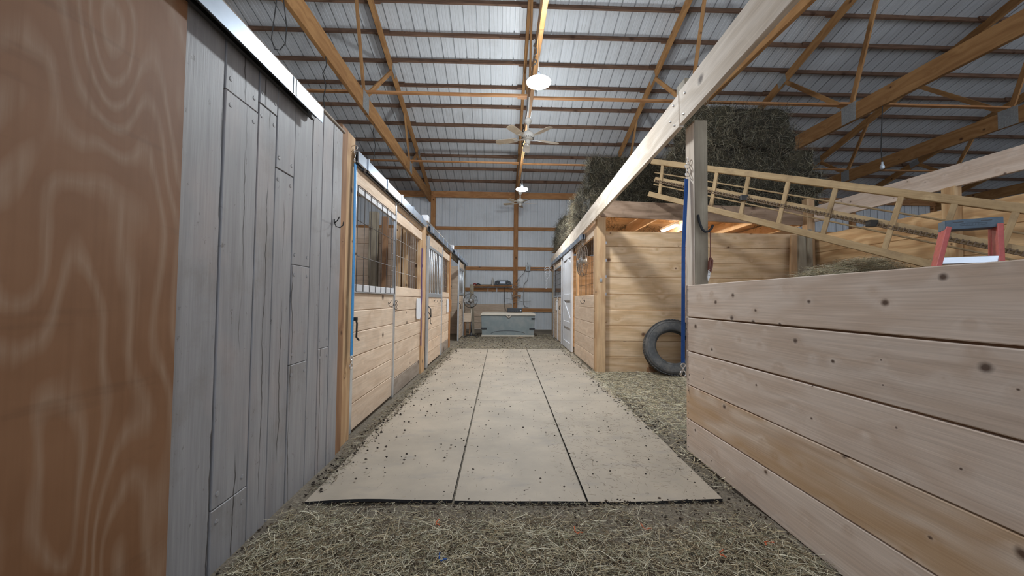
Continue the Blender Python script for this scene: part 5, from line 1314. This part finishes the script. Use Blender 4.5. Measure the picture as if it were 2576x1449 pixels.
mb = MB(); mb.prism([(0.42, 11.85, 0.012), (0.62, 11.78, 0.02), (0.70, 11.92, 0.03), (0.55, 12.0, 0.015)], (0, 0, 0.004)); mb.build('paper_scrap', 'card', None, label='torn brown paper scrap on the floor before the storage box', cat='paper')
# scrap wood and stand beside the pedestal fan
st = root('wood_stool', (-1.15, 12.9, 0), 'small rough wooden stand beside the pedestal fan', 'stand')
board('top', (-1.27, 12.9, 0.60), (-1.02, 12.9, 0.60), 0.25, 0.30, 'stall', st, n=Z1)
for dx in (-0.08, 0.08):
    for dy in (-0.08, 0.08): board('leg', (-1.14 + dx, 12.9 + dy, 0.0), (-1.14 + dx, 12.9 + dy, 0.45), 0.05, 0.05, 'brown', st, n=X1)
board('leaning_board', (-1.02, 13.5, 0.0), (-1.08, 13.62, 1.75), 0.14, 0.03, 'treated', None, n=Y1, label='tall grey board standing upright at the end of the left stalls', cat='board')

# ---- hanging wires and cords near the roof
def droop(name, pts, r, mat, lab):
    mb = MB(); mb.tube(pts, r, 5); mb.build(name, mat, None, label=lab, cat='wire')
droop('wire_loop', [(-2.62, 4.36, 5.25), (-2.63, 4.36, 4.9), (-2.68, 4.36, 4.4), (-2.70, 4.36, 4.2), (-2.66, 4.36, 4.08), (-2.60, 4.36, 4.07), (-2.54, 4.36, 4.15), (-2.53, 4.36, 4.35), (-2.60, 4.36, 4.85), (-2.60, 4.36, 5.25)], 0.006, 'darkcord', 'thin wire loop hanging above the grey board wall')
droop('hanging_wire', [(-2.95, 6.2, 5.2), (-2.93, 6.2, 5.05), (-2.98, 6.18, 4.9), (-2.93, 6.2, 4.7), (-2.97, 6.2, 4.5), (-2.94, 6.2, 4.3), (-2.97, 6.2, 4.05)], 0.009, 'darkcord', 'twisted dark wire hanging below the left truss, nearer one')
droop('hanging_wire', [(-2.95, 8.6, 5.2), (-2.98, 8.6, 5.0), (-2.92, 8.6, 4.7), (-2.95, 8.6, 4.4), (-2.92, 8.6, 4.0)], 0.009, 'darkcord', 'dark wire hanging below the left truss, farther one')
droop('looped_cable', [(0.62, 7.0, 6.0), (0.66, 7.0, 5.6), (0.62, 7.0, 5.3), (0.60, 6.9, 5.0), (0.55, 6.7, 5.15)], 0.007, 'darkcord', 'dark lamp cord looped over the aisle truss')
pts = [(0.49 + 0.03 * math.sin(k * 1.7), 5.85 + 0.02 * math.cos(k), 5.35 - 0.045 * k) for k in range(11)]
droop('cord_bundle', pts, 0.011, 'darkcord', 'bundled dark cord tied on the aisle truss above the near lamp')
pts = [(0.48 + 0.03 * math.sin(k * 1.9), 9.0 + 0.02 * math.cos(k), 5.42 - 0.05 * k) for k in range(12)]
droop('cord_bundle', pts, 0.016, 'darkcord', 'bundled dark cord tied on the aisle truss beyond the ceiling fan')
bu = root('light_bulb', (8.6, 7.4, 4.0), 'small unlit bulb hanging from a truss at the right', 'light bulb')
mb = MB(); mb.lathe([(0, -0.10), (0.03, -0.09), (0.042, -0.06), (0.03, -0.015), (0.018, 0.01), (0.018, 0.05), (0, 0.05)], 14, Matrix.Translation((7.62, 7.3, 4.0))); mb.build('glass', 'alu', bu, smooth=True)
mb = MB(); mb.tube([(7.62, 7.3, 4.05), (7.60, 7.3, 4.3), (7.65, 7.3, 5.2)], 0.009, 5); mb.build('cord', 'darkcord', bu)
